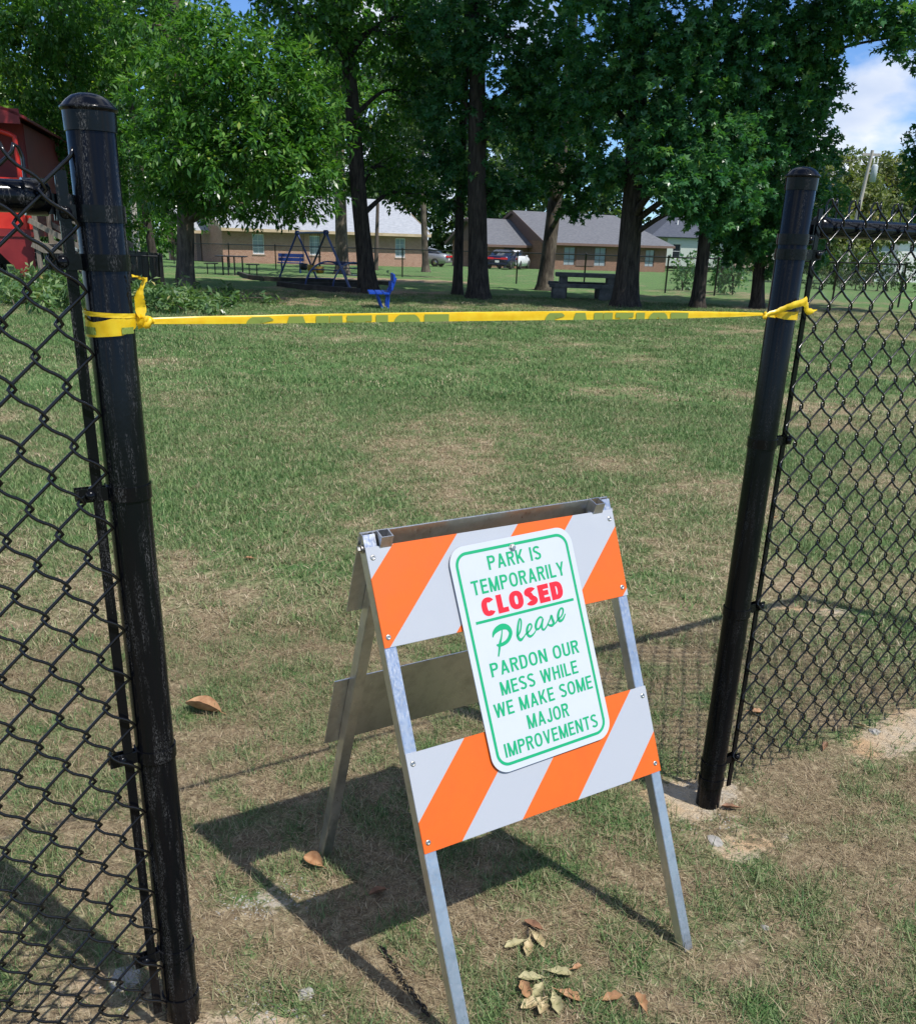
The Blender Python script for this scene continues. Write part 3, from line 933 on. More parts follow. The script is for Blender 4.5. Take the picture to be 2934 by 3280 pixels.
flap = resample([(KR + .004, YT - .002, 1.305), (GAP - .044, -.034, 1.318), (GAP - .020, -.046, 1.3285), (GAP + .006, -.046, 1.3325), (GAP + .024, -.042, 1.339)], 16)
ribbon(flap, [(-.25, 0, 1)] * 16, np.interp(np.linspace(0, 1, 16), [0, .2, .5, 1], [.005, .011, .014, .015]), .0010, 23, 5, .003).build('tail', M['tape'], T)
flap = resample([(GAP + .018, -.043, 1.338), (GAP + .026, -.042, 1.326), (GAP + .038, -.040, 1.3145), (GAP + .058, -.038, 1.3125), (GAP + .072, -.037, 1.3165)], 16)
ribbon(flap, [(.75, 0, .65)] * 6 + [(.1, 0, 1)] * 10, np.interp(np.linspace(0, 1, 16), [0, .3, .7, .85, 1], [.017, .016, .013, .005, .001]), .0010, 24, 5, .003).build('tail', M['tape'], T)

# ================================================================== BARRICADE
BO = np.array([.0402, 1.3177, 0.]); BYAW, TH, BW = .5761, .4150, .604
RN, TH2 = .7164, .3297
B = thing('a_frame_barricade', 'folding aluminium A-frame barricade with two orange and white striped boards', 'barricade', tuple(BO), BYAW)
FM = Matrix(((1, 0, 0), (0, math.sin(TH), -math.cos(TH)), (0, math.cos(TH), math.sin(TH)))).to_4x4()      # columns: u, v(up the frame), w(towards the viewer)
RM = (Matrix.Translation((0, RN, 0)) @ Matrix(((1, 0, 0), (0, -math.sin(TH2), -math.cos(TH2)), (0, math.cos(TH2), -math.sin(TH2)))).to_4x4())
def fbox(mb, u0, u1, v0, v1, w0, w1, FMx, bev=0.):
    tmp = MB().box(((u0 + u1) / 2, (v0 + v1) / 2, (w0 + w1) / 2), (u1 - u0, v1 - v0, w1 - w0), None, bev)
    mb.add([FMx @ Vector(p) for p in tmp.v], tmp.f); return mb
def tube_leg(u0, v0, v1, w0, s, FMx, wall=.0022):
    mb = MB()
    fbox(mb, u0, u0 + s, v0, v1 - .03, w0, w0 + s, FMx, .0012)
    # open square end
    for a in ((u0, u0 + s, w0, w0 + wall), (u0, u0 + s, w0 + s - wall, w0 + s), (u0, u0 + wall, w0 + wall, w0 + s - wall), (u0 + s - wall, u0 + s, w0 + wall, w0 + s - wall)):
        fbox(mb, a[0], a[1], v1 - .0299, v1, a[2], a[3], FMx)
    return mb
LS = .0254
for u0 in (.001, BW - .001 - LS):
    tube_leg(u0, -.006, 1.0105, -.003 - LS, LS, FM).build('front_leg', M['alu'], B)
for u0 in (.030, BW - .030 - LS):
    tube_leg(u0, -.004, .978, -LS / 2, LS, RM).build('rear_leg', M['alu'], B)
for v0, v1, mk in ((.7946, .9862, 'sheet_up'), (.4004, .5918, 'sheet_lo')):
    bd = fbox(MB(), 0, BW, v0, v1, -.0028, 0., FM, .0005).build('striped_board', M[mk], B)
    inv = FM.inverted()
    set_uvw(bd, lambda co, n: ((inv @ co).x, (inv @ co).y, (inv @ co).z))
    for u in (.012, BW - .013):
        for v in (v0 + .0195, v1 - .020):
            rv = MB().lathe([(.0022, .0006), (.0026, .0012), (.0050, .0011), (.0056, 0)], 14)
            rv.add([(.0022 * math.cos(a), .0022 * math.sin(a), .0003) for a in np.linspace(0, 2 * PI, 9)[:-1]], [tuple(range(8))])
            rv.v = [tuple(FM @ Vector((p[0] + u, p[1] + v, p[2] + .0002))) for p in rv.v]
            rv.build('rivet', M['steel'], bd)
for v0, v1 in ((.7850, .9750), (.4035, .5935)):
    fbox(MB(), -.003, BW - .003, v0, v1, -LS / 2 - .0035, -LS / 2 - .0004, RM, .0005).build('rear_board', M['alu'], B)
# hinge bolts and washers
hv = .986
for u0, u1, hs in ((-.004, .060, -1), (BW + .004, BW - .060, 1)):
    hb = MB()
    c = FM @ Vector((0, hv, -.003 - LS / 2))
    hb.tube([(u0, c.y, c.z), (u1, c.y, c.z)], .0035, 10)
    hb.tube([(u0 - .003 * -hs * -1, c.y, c.z), (u0 + .001 * hs * -1, c.y, c.z)], .0085, 14)
    hb.tube([(u0 + hs * .001, c.y, c.z), (u0 + hs * .006, c.y, c.z)], .0062, 6, smooth=False)
    hb.tube([(u1, c.y, c.z), (u1 + hs * .006, c.y, c.z)], .0062, 6, smooth=False)
    hb.build('hinge_bolt', M['steel'], B)
lab = MB(); fbox(lab, BW - .050, BW - .030, .9885, .9990, -.006, -.0055, FM); lab.build('yellow_scrap', M['tape'], B)

# sign ------------------------------------------------------------------
SU, SV, SR = .32674, .73399, .02629
SG = thing('closure_sign', 'white metal notice with green border reading park is temporarily closed', 'sign')
SG.matrix_world = Matrix.Translation(tuple(BO)) @ Matrix.Rotation(BYAW, 4, 'Z') @ FM @ Matrix.Translation((SU, SV, .0032)) @ Matrix.Rotation(SR, 4, 'Z')
def rrect(w, h, r_, z, n=10):
    out = []
    for cx, cy, a0 in ((w / 2 - r_, h / 2 - r_, 0), (-w / 2 + r_, h / 2 - r_, 90), (-w / 2 + r_, -h / 2 + r_, 180), (w / 2 - r_, -h / 2 + r_, 270)):
        for i in range(n + 1):
            a = R(a0 + 90 * i / n); out.append((cx + r_ * math.cos(a), cy + r_ * math.sin(a), z))
    return out
pl = MB().poly(rrect(.3048, .4572, .037, .0022), .0022, (0, 0, 1)).build('plate', M['sign_white'], SG)
zo = .00265
o_ = rrect(.2805, .4325, .028, zo); i_ = rrect(.2685, .4205, .022, zo); k_ = len(o_)
MB().add(o_ + i_, [(j, (j + 1) % k_, (j + 1) % k_ + k_, j + k_) for j in range(k_)]).build('border_line', M['sign_green'], pl)
def word(body, box, m, t=.150, gap=.125):
    for polys in lay_text(body, box, t, gap):
        mb = MB()
        for k, (vs, fs) in enumerate(polys): mb.add([(x, y, zo + .00003 * k) for x, y in vs], [f[::-1] for f in fs])
        mb.build('letter', M[m], pl)
word('PARK IS', (-.0655, .0665, .1715, .1998), 'sign_green')
word('TEMPORARILY', (-.1150, .1180, .1280, .1570), 'sign_green')
word('CLOSED', (-.1015, .1025, .0820, .1195), 'sign_red', .265, .09)
word('PARDON OUR', (-.1120, .1120, -.0378, -.0100), 'sign_green')
word('MESS WHILE', (-.0980, .0985, -.0785, -.0510), 'sign_green')
word('WE MAKE SOME', (-.1235, .1275, -.1185, -.0905), 'sign_green')
word('MAJOR', (-.0520, .0535, -.1595, -.1310), 'sign_green')
word('IMPROVEMENTS', (-.1190, .1205, -.2000, -.1722), 'sign_green')
MB().box((.0015, .0740, zo - .0002), (.2470, .0055, .0004)).build('rule_line', M['sign_green'], pl)
STROKES = [[(-0.0908, 0.0389, 0.00168), (-0.0858, 0.0471, 0.00727), (-0.0761, 0.0529, 0.01118), (-0.0625, 0.0552, 0.0123), (-0.0509, 0.0505, 0.01007), (-0.047, 0.0387, 0.00839), (-0.0563, 0.0263, 0.00783), (-0.0694, 0.0212, 0.00727), (-0.0808, 0.0208, 0.00615), (-0.0856, 0.0229, 0.00224)], [(-0.0652, 0.0495, 0.00224), (-0.0703, 0.0363, 0.00336), (-0.0773, 0.0231, 0.00559), (-0.0817, 0.0117, 0.00447), (-0.0869, -0.0007, 0.00336)], [(-0.0346, 0.0289, 0.00224), (-0.026, 0.0341, 0.00336), (-0.0195, 0.0452, 0.00336), (-0.0162, 0.0576, 0.00391), (-0.0187, 0.0621, 0.00336), (-0.0239, 0.0537, 0.00447), (-0.0293, 0.0398, 0.00559), (-0.0318, 0.0279, 0.00615), (-0.0272, 0.0198, 0.00615), (-0.0183, 0.0238, 0.00336), (-0.0098, 0.0306, 0.00224)], [(-0.0123, 0.028, 0.00224), (-0.002, 0.0324, 0.00336), (0.006, 0.0397, 0.00336), (0.0058, 0.0459, 0.00336), (-0.0006, 0.0451, 0.00447), (-0.0064, 0.0368, 0.00559), (-0.0075, 0.0275, 0.00559), (-0.0023, 0.0218, 0.00503), (0.0078, 0.0251, 0.00336), (0.0182, 0.034, 0.00168)], [(0.0376, 0.0512, 0.0028), (0.0323, 0.0549, 0.00391), (0.0237, 0.0506, 0.00503), (0.0171, 0.0414, 0.00559), (0.0167, 0.0334, 0.00503), (0.0235, 0.0329, 0.00391), (0.0319, 0.0413, 0.00336), (0.0381, 0.0506, 0.00391)], [(0.0381, 0.0506, 0.00391), (0.0333, 0.0415, 0.00447), (0.0308, 0.0323, 0.00447), (0.0347, 0.0279, 0.00391), (0.0446, 0.0345, 0.0028), (0.0545, 0.0459, 0.00224)], [(0.0446, 0.0345, 0.00168), (0.054, 0.0442, 0.0028), (0.06, 0.0525, 0.00391), (0.0611, 0.0445, 0.00503), (0.0621, 0.0366, 0.00559), (0.0572, 0.0323, 0.00559), (0.0496, 0.0344, 0.00391), (0.0474, 0.038, 0.0028)], [(0.0577, 0.0317, 0.00224), (0.0676, 0.0357, 0.0028), (0.0759, 0.0427, 0.00224)], [(0.072, 0.0404, 0.00224), (0.0828, 0.0444, 0.00336), (0.0906, 0.052, 0.00336), (0.0926, 0.0599, 0.00363), (0.0873, 0.0619, 0.00391), (0.0805, 0.0556, 0.00503), (0.0762, 0.0462, 0.00559), (0.0778, 0.0377, 0.00559), (0.0863, 0.0385, 0.00447), (0.0961, 0.0488, 0.00224)]]
pm = MB()
for q, st_ in enumerate(STROKES):
    c = resample(st_, 40)
    zz = zo + .00008 * q
    P2 = c[:, :2]; tn = np.gradient(P2, axis=0); tn /= np.linalg.norm(tn, axis=1)[:, None] + 1e-9
    nn = np.stack([-tn[:, 1], tn[:, 0]], 1); hw_ = np.maximum(c[:, 2], .0006)[:, None] / 2
    a = P2 + nn * hw_; b = P2 - nn * hw_
    pm.add([(x, y, zz) for x, y in a] + [(x, y, zz) for x, y in b], [(j + 40, j + 41, j + 1, j) for j in range(39)])
pm.build('script_word', M['sign_green'], pl)
bt = MB().lathe([(.0001, .0052), (.0030, .0050), (.0034, .0045), (.0058, .0040), (.0062, .0008), (.0082, .0006), (.0084, 0)], 6, smooth=False)
b_ = bt.build('sign_bolt', M['steel'], SG); b_.location = (.0003, .2065, .0030)

# chain between the frames, lying slack on the ground
def link_shape(l, w, r_):
    pts = []
    for i in range(17):
        a = 2 * PI * i / 16
        pts.append((w / 2 * math.cos(a), l / 2 * math.sin(a) * (1.0) + math.copysign(.15 * l, math.sin(a)) * min(1, abs(math.sin(a)) * 3), 0))
    return MB().tube(pts, r_, 6, cap=False)
def chain(label, pix, group=None):
    P = np.array([gp(*p) for p in pix]); P = resample(P, max(8, int(np.sum(np.linalg.norm(np.diff(P, axis=0), axis=1)) / .0115)))
    ch = thing('chain', label, 'chain', tuple(P[0]), 0, group)
    me = link_shape(.0145, .011, .0018).mesh('link')
    for i in range(len(P) - 1):
        d = P[i + 1] - P[i]
        o = link_mesh('link', me, M['chain'], ch)
        m_ = P[i] - P[0]
        o.location = (m_[0], m_[1], gh(P[i][0], P[i][1]) - P[0][2] + .006)
        o.rotation_euler = (0, R(45 if i % 2 else -45), math.atan2(d[1], d[0]) - PI / 2)
    return ch
chain('thin dark chain on the ground left of the barricade front leg', [(1225, 3045), (1262, 3100), (1290, 3150), (1335, 3205), (1372, 3262)])

# ================================================================== TREES
def leaf_cloud(C, D, n, twig, ll, lw, seed, droop=.25, spread=.9, star=False):
    """C cluster centres, D twig directions, n leaves per twig -> quads (folded leaf blades) + random value per leaf"""
    r = np.random.default_rng(seed)
    K = len(C)
    Cc = np.repeat(C, n, 0); T = np.repeat(D, n, 0)
    m = K * n
    u = r.uniform(-.25, 1, m)[:, None]
    off = r.normal(size=(m, 3)); off -= T * np.sum(off * T, 1)[:, None]; off /= np.linalg.norm(off, axis=1)[:, None] + 1e-9
    tw = np.repeat(r.uniform(.6, 1.3, K), n)[:, None] * twig
    P = Cc + T * u * tw + off * (twig * .18) * r.uniform(0, 1.4, m)[:, None]
    A = .55 * T + spread * off + np.array([0, 0, -droop]); A /= np.linalg.norm(A, axis=1)[:, None]
    N = np.array([0, 0, 1.]) + r.normal(0, .55, (m, 3)); Bv = np.cross(A, N); Bv /= np.linalg.norm(Bv, axis=1)[:, None] + 1e-9
    N2 = np.cross(Bv, A)
    s = r.uniform(.65, 1.25, m)[:, None]
    l = ll * s; w = lw * s
    if star:                                          # palmate leaf: three pointed lobes from one stalk
        vs_ = []
        for an, sc_ in ((0, 1.), (R(58), .82), (R(-58), .82)):
            A3 = A * math.cos(an) + Bv * math.sin(an); B3 = Bv * math.cos(an) - A * math.sin(an)
            vs_.append(np.stack([P, P + A3 * l * .42 * sc_ + B3 * w * .21, P + A3 * l * sc_ - N2 * l * .10, P + A3 * l * .42 * sc_ - B3 * w * .21], 1))
        Vv = np.stack(vs_, 1).reshape(-1, 3)
        rnd = np.clip(np.repeat(r.normal(.42, .17, K), n) + r.normal(0, .16, m), 0, 1)
        return Vv, np.arange(len(Vv)).reshape(-1, 4), np.repeat(rnd, 3)
    v0 = P; v1 = P + A * l * .48 + Bv * w / 2 + N2 * w * .18; v2 = P + A * l - N2 * l * .08; v3 = P + A * l * .48 - Bv * w / 2 + N2 * w * .18
    Vv = np.stack([v0, v1, v2, v3], 1).reshape(-1, 3)
    Qq = np.arange(m * 4).reshape(m, 4)
    rnd = np.clip(np.repeat(r.normal(.42, .17, K), n) + r.normal(0, .16, m), 0, 1)
    return Vv, Qq, rnd

def join_clouds(parts):
    vs, qs, rs = [], [], []; k = 0
    for v, q, r_ in parts:
        vs.append(v); qs.append(q + k); rs.append(r_); k += len(v)
    return np.concatenate(vs), np.concatenate(qs), np.concatenate(rs)

def blob_clusters(c, rad, n, seed, fill=.45):
    r = np.random.default_rng(seed)
    v = r.normal(size=(n, 3)); v /= np.linalg.norm(v, axis=1)[:, None]
    # uneven outline: a few random lobes and hollows
    lob = r.normal(size=(7, 3)); lob /= np.linalg.norm(lob, axis=1)[:, None]
    bump = 1 + .34 * np.max(np.clip(v @ lob.T, 0, 1) ** 5, 1) - .15
    q = r.uniform(size=n) ** fill * bump
    P = np.asarray(c) + v * np.asarray(rad) * q[:, None]
    D = v + np.array([0, 0, -.25]) + r.normal(0, .35, (n, 3)); D /= np.linalg.norm(D, axis=1)[:, None]
    return P, D

def trunk_mesh(pts, r0, r1, seed, flare=1.6, n=18, rough=.07):
    r = np.random.default_rng(seed)
    P = resample(pts, 30); vs = []; ph = r.uniform(0, 6, 6)
    H = P[-1, 2] - P[0, 2]
    for i, p in enumerate(P):
        f = i / (len(P) - 1); hgt = p[2] - P[0, 2]
        rad = r0 + (r1 - r0) * f
        fl_ = 1 + (flare - 1) * math.exp(-max(hgt, 0) / .28)
        for j in range(n):
            a = 2 * PI * j / n
            k = 1 + rough * (math.sin(3 * a + ph[0]) + .7 * math.sin(5 * a + ph[1] + hgt * .6) + .5 * math.sin(2 * a + hgt * 1.1 + ph[2])) * (.4 + .9 * math.exp(-max(hgt, 0) / .5)) + r.normal(0, .018)
            vs.append((p[0] + rad * fl_ * k * math.cos(a), p[1] + rad * fl_ * k * math.sin(a), p[2]))
    fs = [(i * n + j, i * n + (j + 1) % n, (i + 1) * n + (j + 1) % n, (i + 1) * n + j) for i in range(len(P) - 1) for j in range(n)]
    return MB().add(vs, fs, True), P

def tree(label, line, r0, blobs, leaf, barkm, canopy=None, kind='oak', seed=1, cat='tree', name='tree', density=1., height=13., limbs=True, leafsize=None, base=None):
    """line: pixels up the trunk (the first is where it meets the ground); blobs: (px,py,Y,rx,ry,rz,n) leaf masses; canopy: (dx,dy,z,rx,ry,rz,n) above the picture"""
    b = gp(*line[0]) if base is None else np.array(base, float)
    b = np.array([b[0], b[1], float(gz(b[0], b[1]))])
    pts = [b + np.array([0, 0, -.10])]
    for px, py in line[1:]: pts.append(at(px, py, b[1]))
    last = pts[-1] if len(pts) > 1 else b + np.array([0, 0, 3.])
    prev = pts[-2] if len(pts) > 1 else b
    d = (last - prev); d = d / max(d[2], .1)
    top = last + np.array([d[0] * .5, 0, 1]) * max(height - last[2], .6)
    pts.append(top)
    o = thing(name, label, cat, tuple(b))
    mb, P = trunk_mesh([p - b for p in pts], r0, r0 * .32, seed)
    mb.build('trunk', M[barkm], o)
    ll, lw, tw, nl = {'oak': (.160, .060, .32, 20), 'gum': (.118, .125, .30, 19), 'far': (.34, .20, .55, 12), 'cut': (.15, .045, .3, 18)}[kind]
    if leafsize: ll, lw, tw, nl = leafsize
    parts = []
    for k, (px, py, Y, rx, ry, rz, n) in enumerate(blobs):
        c = at(px, py, Y) - b
        C, D = blob_clusters(c, (rx, ry, rz), int(n * density), seed * 31 + k)
        parts.append(leaf_cloud(C, D, nl, tw, ll, lw, seed * 57 + k, star=(kind == 'gum')))
        if limbs:
            # limb from the trunk to the leaf mass
            zt = max(min(c[2] - .25 * abs(c[0] - P[0, 0]) - .4, P[-1, 2] - .3), 1.6)
            s_ = np.array([np.interp(zt, P[:, 2], P[:, 0]), np.interp(zt, P[:, 2], P[:, 1]), zt])
            mid = (s_ + c) / 2 + np.array([0, 0, .25 + .1 * rz])
            e = c + (c - s_) * .12
            rr = max(.022, min(.085, r0 * .32)) * (.8 + .5 * random.random())
            lp = resample([s_, mid, c, e], 14)
            lm = MB().tube(lp, np.linspace(rr, .010, 14).tolist(), 7)
            q = np.random.default_rng(seed * 7 + k)
            for z_ in range(5):
                i0 = q.integers(5, 12); tdir = q.normal(size=3) * np.array([1, 1, .5])
                tdir /= np.linalg.norm(tdir); L_ = q.uniform(.4, .9) * max(rx, .5)
                lm.tube(resample([lp[i0], lp[i0] + tdir * L_ * .5 + np.array([0, 0, .06]), lp[i0] + tdir * L_], 6), np.linspace(.014, .004, 6).tolist(), 5)
            lm.build('limb', M[barkm], o)
    if canopy:
        for k, (dx, dy, z, rx, ry, rz, n) in enumerate(canopy):
            C, D = blob_clusters(np.array([dx, dy, z]), (rx, ry, rz), n, seed * 13 + k, .38)
            parts.append(leaf_cloud(C, D, 14, .55, .34, .24, seed * 17 + k))
    if parts:
        v, q, r_ = join_clouds(parts)
        me = np_mesh('crown', v, q, r_)
        link_mesh('crown', me, M[leaf], o)
    return o

TG = 'tall shade trees standing in the park'
tree('tall oak with pale patchy bark and bright sunlit low branches, beside the cut branches',
     [(590, 938), (594, 640), (575, 330), (560, 0)], .215,
     [(520, 330, 22.3, 1.0, .9, .8, 130), (690, 250, 21.6, 1.2, 1.0, .9, 190), (880, 290, 21.5, 1.2, 1.0, .95, 190), (1000, 420, 21.7, .75, .8, .8, 110),
      (600, 470, 21.5, 1.1, .9, .75, 150), (780, 500, 21.3, 1.25, .9, .85, 190), (940, 560, 21.3, .95, .8, .6, 120), (700, 140, 22.2, 1.1, 1.0, .7, 130),
      (530, 600, 22.6, .7, .7, .55, 60), (800, 655, 23.2, 1.35, .8, .30, 90), (980, 640, 23.0, .7, .7, .32, 50), (470, 90, 23.5, 1.1, 1, .8, 90), (640, 600, 22.5, .7, .6, .4, 55)],
     'leaf_oak', 'bark_grey', [(.3, .6, 10.6, 2.8, 2.6, 2.6, 420)], 'oak', 3, density=.85)
tree('slim dark tree leaning left behind the slatted black fence', None or [(500, 858), (470, 700), (430, 400), (405, 250)], .20,
     [(410, 150, 31, 1.8, 1.6, 1.4, 170), (330, 420, 32, 1.1, 1.2, 1.0, 110), (250, 260, 30, 1.3, 1.3, 1.0, 130), (440, 560, 33, .9, .9, .9, 80), (300, 640, 33, .8, .8, .9, 70), (400, 730, 34, .6, .7, .6, 40)],
     'leaf_oak', 'bark_dark', [(0, 0, 10.5, 3.2, 3, 3, 320)], 'oak', 4, leafsize=(.16, .075, .36, 18))
tree('tree with a rugged trunk rising behind the red caboose', [(275, 880), (262, 600), (247, 313), (194, 33)], .24,
     [(120, 120, 29, 1.8, 1.5, 1.3, 190), (60, 300, 30, 1.2, 1.2, .9, 100), (200, 60, 28.5, 1.5, 1.3, 1.0, 140), (10, 60, 28, 1.3, 1.2, 1.0, 110), (190, 420, 31, .9, 1, .8, 80), (165, 560, 31, .7, .8, .7, 50), (230, 700, 31, .8, .8, .6, 50)],
     'leaf_oak', 'bark_mid', [(0, 0, 10.5, 3.4, 3, 3, 360)], 'oak', 5, leafsize=(.16, .075, .36, 18))
tree('dark leaning trunk right beside the arched climber and blue bench', [(1183, 939), (1152, 645), (1112, 161), (1060, -60)], .235,
     [(1060, 120, 26, 1.3, 1.3, 1.0, 105), (1250, 110, 26.5, 1.2, 1.2, .9, 90), (1180, 420, 27, .8, .9, .7, 60), (1330, 300, 27.5, 1.0, 1.1, .9, 85), (960, 40, 25, 1.3, 1.2, .8, 100),
      (1250, 545, 28, .9, .8, .5, 70), (1120, 560, 27, .5, .6, .4, 30), (1380, 60, 27, 1.0, 1.1, .8, 75), (1330, 620, 29, .7, .7, .35, 45)],
     'leaf_oak', 'bark_dark', [(0, -1.2, 11.0, 3.2, 3.2, 2.8, 460)], 'oak', 6, leafsize=(.15, .085, .34, 16))
tree('stout straight trunk beside the swing set with pale bark', [(1098, 877), (1089, 580), (1085, 300)], .31,
     [(1060, 330, 38, 1.9, 1.6, 1.5, 130), (1150, 250, 39, 1.6, 1.5, 1.4, 110), (1000, 200, 38, 1.8, 1.5, 1.2, 110)],
     'leaf_oak', 'bark_grey', [(0, 0, 11.5, 4, 3.6, 3.4, 360)], 'far', 7, leafsize=(.20, .11, .45, 14))
tree('slender pale trunk standing far back by the wire fence', [(1364, 870), (1353, 580), (1345, 200)], .20,
     [(1340, 300, 44, 1.9, 1.8, 1.7, 120), (1430, 540, 45, 1.5, 1.4, 1.1, 100), (1260, 470, 46, 1.4, 1.4, 1.2, 90), (1400, 150, 45, 1.8, 1.6, 1.5, 100)],
     'leaf_far', 'bark_mid', [(0, 0, 12, 3.4, 3.2, 3, 240)], 'far', 8, leafsize=(.22, .13, .45, 14))
tree('thin black trunk close beside a thicker one in the middle', [(1465, 945), (1478, 550), (1492, 200), (1500, 0)], .135,
     [(1420, 480, 27, .8, .8, .6, 55), (1440, 650, 27.3, .5, .5, .35, 25), (1400, 200, 27, .9, .9, .8, 65)],
     'leaf_gum', 'bark_dark', [(0, 0, 10.5, 1.8, 1.8, 2.4, 160)], 'gum', 9)
tree('thick dark trunk with a bare grey scar at its foot', [(1533, 957), (1528, 550), (1530, 250), (1528, -40)], .265,
     [(1640, 120, 25, 1.2, 1.2, 1.0, 150), (1440, 330, 26, .85, .9, .8, 85), (1650, 400, 25.4, .95, .9, .75, 110), (1500, 540, 26.2, .55, .7, .45, 45), (1740, 280, 25, 1.1, 1.1, .95, 140),
      (1640, 600, 26, .7, .8, .35, 60), (1440, 70, 25, .9, 1, .8, 85), (1560, 640, 27, .6, .6, .3, 35)],
     'leaf_gum', 'bark_dark', [(.5, -1.6, 11.0, 3.4, 4.0, 2.8, 500)], 'gum', 10)
tree('dark trunk leaning right beside the concrete picnic table', [(1742, 929), (1775, 660), (1797, 480), (1815, 300)], .255,
     [(1810, 420, 30, 1.4, 1.4, 1.1, 150), (1900, 560, 30, .95, .9, .55, 80), (1720, 560, 30, .8, .9, .45, 60), (1850, 665, 30, .5, .6, .32, 35), (1760, 200, 30, 1.5, 1.4, 1.2, 140)],
     'leaf_gum', 'bark_mid', [(0, -2.0, 11.0, 3.6, 3.8, 3, 460)], 'gum', 11)
tree('biggest furrowed trunk, right of the concrete picnic table', [(2000, 984), (2031, 577), (2040, 320), (2047, -40)], .285,
     [(1990, 120, 23, 1.3, 1.1, 1.1, 170), (2150, 250, 23, 1.3, 1.1, 1.0, 165), (1900, 340, 23.6, 1.0, 1.0, .85, 110), (2260, 420, 23, 1.1, 1.0, .8, 135), (2110, 470, 22.5, .7, .8, .5, 75),
      (2200, 555, 22.2, .85, .8, .42, 85), (2320, 180, 23.5, 1.3, 1.2, 1.1, 165), (2330, 590, 22.5, .8, .8, .42, 75), (1930, 560, 23.6, .5, .6, .35, 35), (2130, 60, 23, 1.2, 1, .9, 130), (2290, 680, 22.6, .55, .7, .36, 50), (2160, 610, 22.0, .6, .6, .3, 45)],
     'leaf_gum', 'bark_dark', [(.5, -1.0, 10.8, 3.6, 4.0, 2.7, 500)], 'gum', 12)
tree('narrow dark trunk between the biggest trunk and the right gate post', [(2234, 987), (2264, 687), (2275, 400), (2290, 100)], .165,
     [(2240, 640, 23.6, .55, .6, .36, 50), (2400, 470, 24, 1.0, 1.0, .8, 125), (2470, 300, 24, 1.1, 1.1, .9, 140), (2420, 100, 24, 1.3, 1.2, 1.0, 160), (2190, 660, 23.8, .35, .4, .2, 20), (2350, 640, 23.6, .7, .7, .5, 70)],
     'leaf_gum', 'bark_dark', [(1.0, -1.2, 10.6, 3.0, 4.0, 2.6, 380)], 'gum', 13)
tree('short leafy tree with low boughs just left of the right gate post', [(2426, 987), (2439, 685), (2450, 400), (2470, 150)], .16,
     [(2560, 430, 24.6, .8, .9, .85, 110), (2450, 645, 24.6, .75, .7, .45, 85), (2420, 755, 24.8, .75, .7, .42, 80), (2490, 830, 25, .4, .5, .32, 32), (2330, 730, 25, .6, .6, .36, 50),
      (2615, 520, 25, .5, .6, .5, 45), (2580, 250, 24.6, .8, .8, .75, 95), (2590, 100, 24, .8, .8, .65, 85), (2690, 50, 23.6, .65, .8, .40, 55), (2830, 40, 23, 1.0, .8, .38, 80), (2905, 110, 23, .38, .5, .28, 25),
      (2640, 640, 27, .6, .8, .7, 60), (2640, 300, 25, .4, .5, .3, 22), (2655, 180, 24.5, .3, .4, .5, 20), (2560, 640, 25.4, .5, .6, .5, 45), (2380, 800, 25.2, .55, .5, .35, 40), (2500, 700, 24.8, .6, .6, .6, 60), (2610, 760, 26, .45, .5, .5, 35)],
     'leaf_gum', 'bark_dark', [(1.8, -1.2, 10.6, 3.2, 3.6, 2.4, 360)], 'gum', 14)
tree('leafy tree edge entering at the right border against the sky', [(3060, 1010), (3080, 600), (3090, 300)], .17,
     [(2965, 450, 24.5, .42, .6, .55, 50), (2985, 560, 24.5, .5, .6, .5, 55), (3010, 640, 24.8, .6, .6, .5, 60), (3080, 420, 25, .9, .9, 1.2, 120), (3080, 150, 25, 1.0, 1, 1, 120)],
     'leaf_gum', 'bark_dark', [(.5, -1, 10.4, 2.6, 3, 2.4, 260)], 'gum', 15)
# sunlit trees beyond the right fence
tree('pale sunlit tree behind the utility pole', [(2700, 905)], .22, [(2690, 600, 62, 2.4, 2.2, 2.3, 210), (2650, 720, 60, 1.8, 2.0, 1.7, 150), (2780, 700, 62, 2.0, 2, 1.8, 150), (2610, 640, 62, 1.6, 2, 1.9, 150), (2700, 800, 61, 2.6, 2, 1.4, 150)],
     'leaf_olive', 'bark_mid', None, 'far', 16, height=3.5, leafsize=(.26, .15, .5, 20), base=(25.0, 62.0, 0))
tree('broad pale sunlit tree at the right edge beyond the hedge', [(2870, 900)], .25, [(2850, 590, 70, 2.6, 2.4, 2.1, 220), (2920, 640, 70, 2.6, 2.4, 2.4, 220), (2830, 700, 69, 2.4, 2.2, 1.8, 160)],
     'leaf_olive', 'bark_mid', None, 'far', 17, height=3.5, leafsize=(.28, .16, .5, 22), base=(32.5, 70.0, 0))
tree('small bare-stemmed tree on the lawn beyond the wire fence', [(2371, 894), (2374, 760)], .14,
     [(2380, 730, 48, .9, .9, .7, 60), (2350, 690, 48, .8, .8, .6, 50)], 'leaf_gum', 'bark_mid', None, 'far', 18, height=4.5, leafsize=(.2, .13, .4, 12))

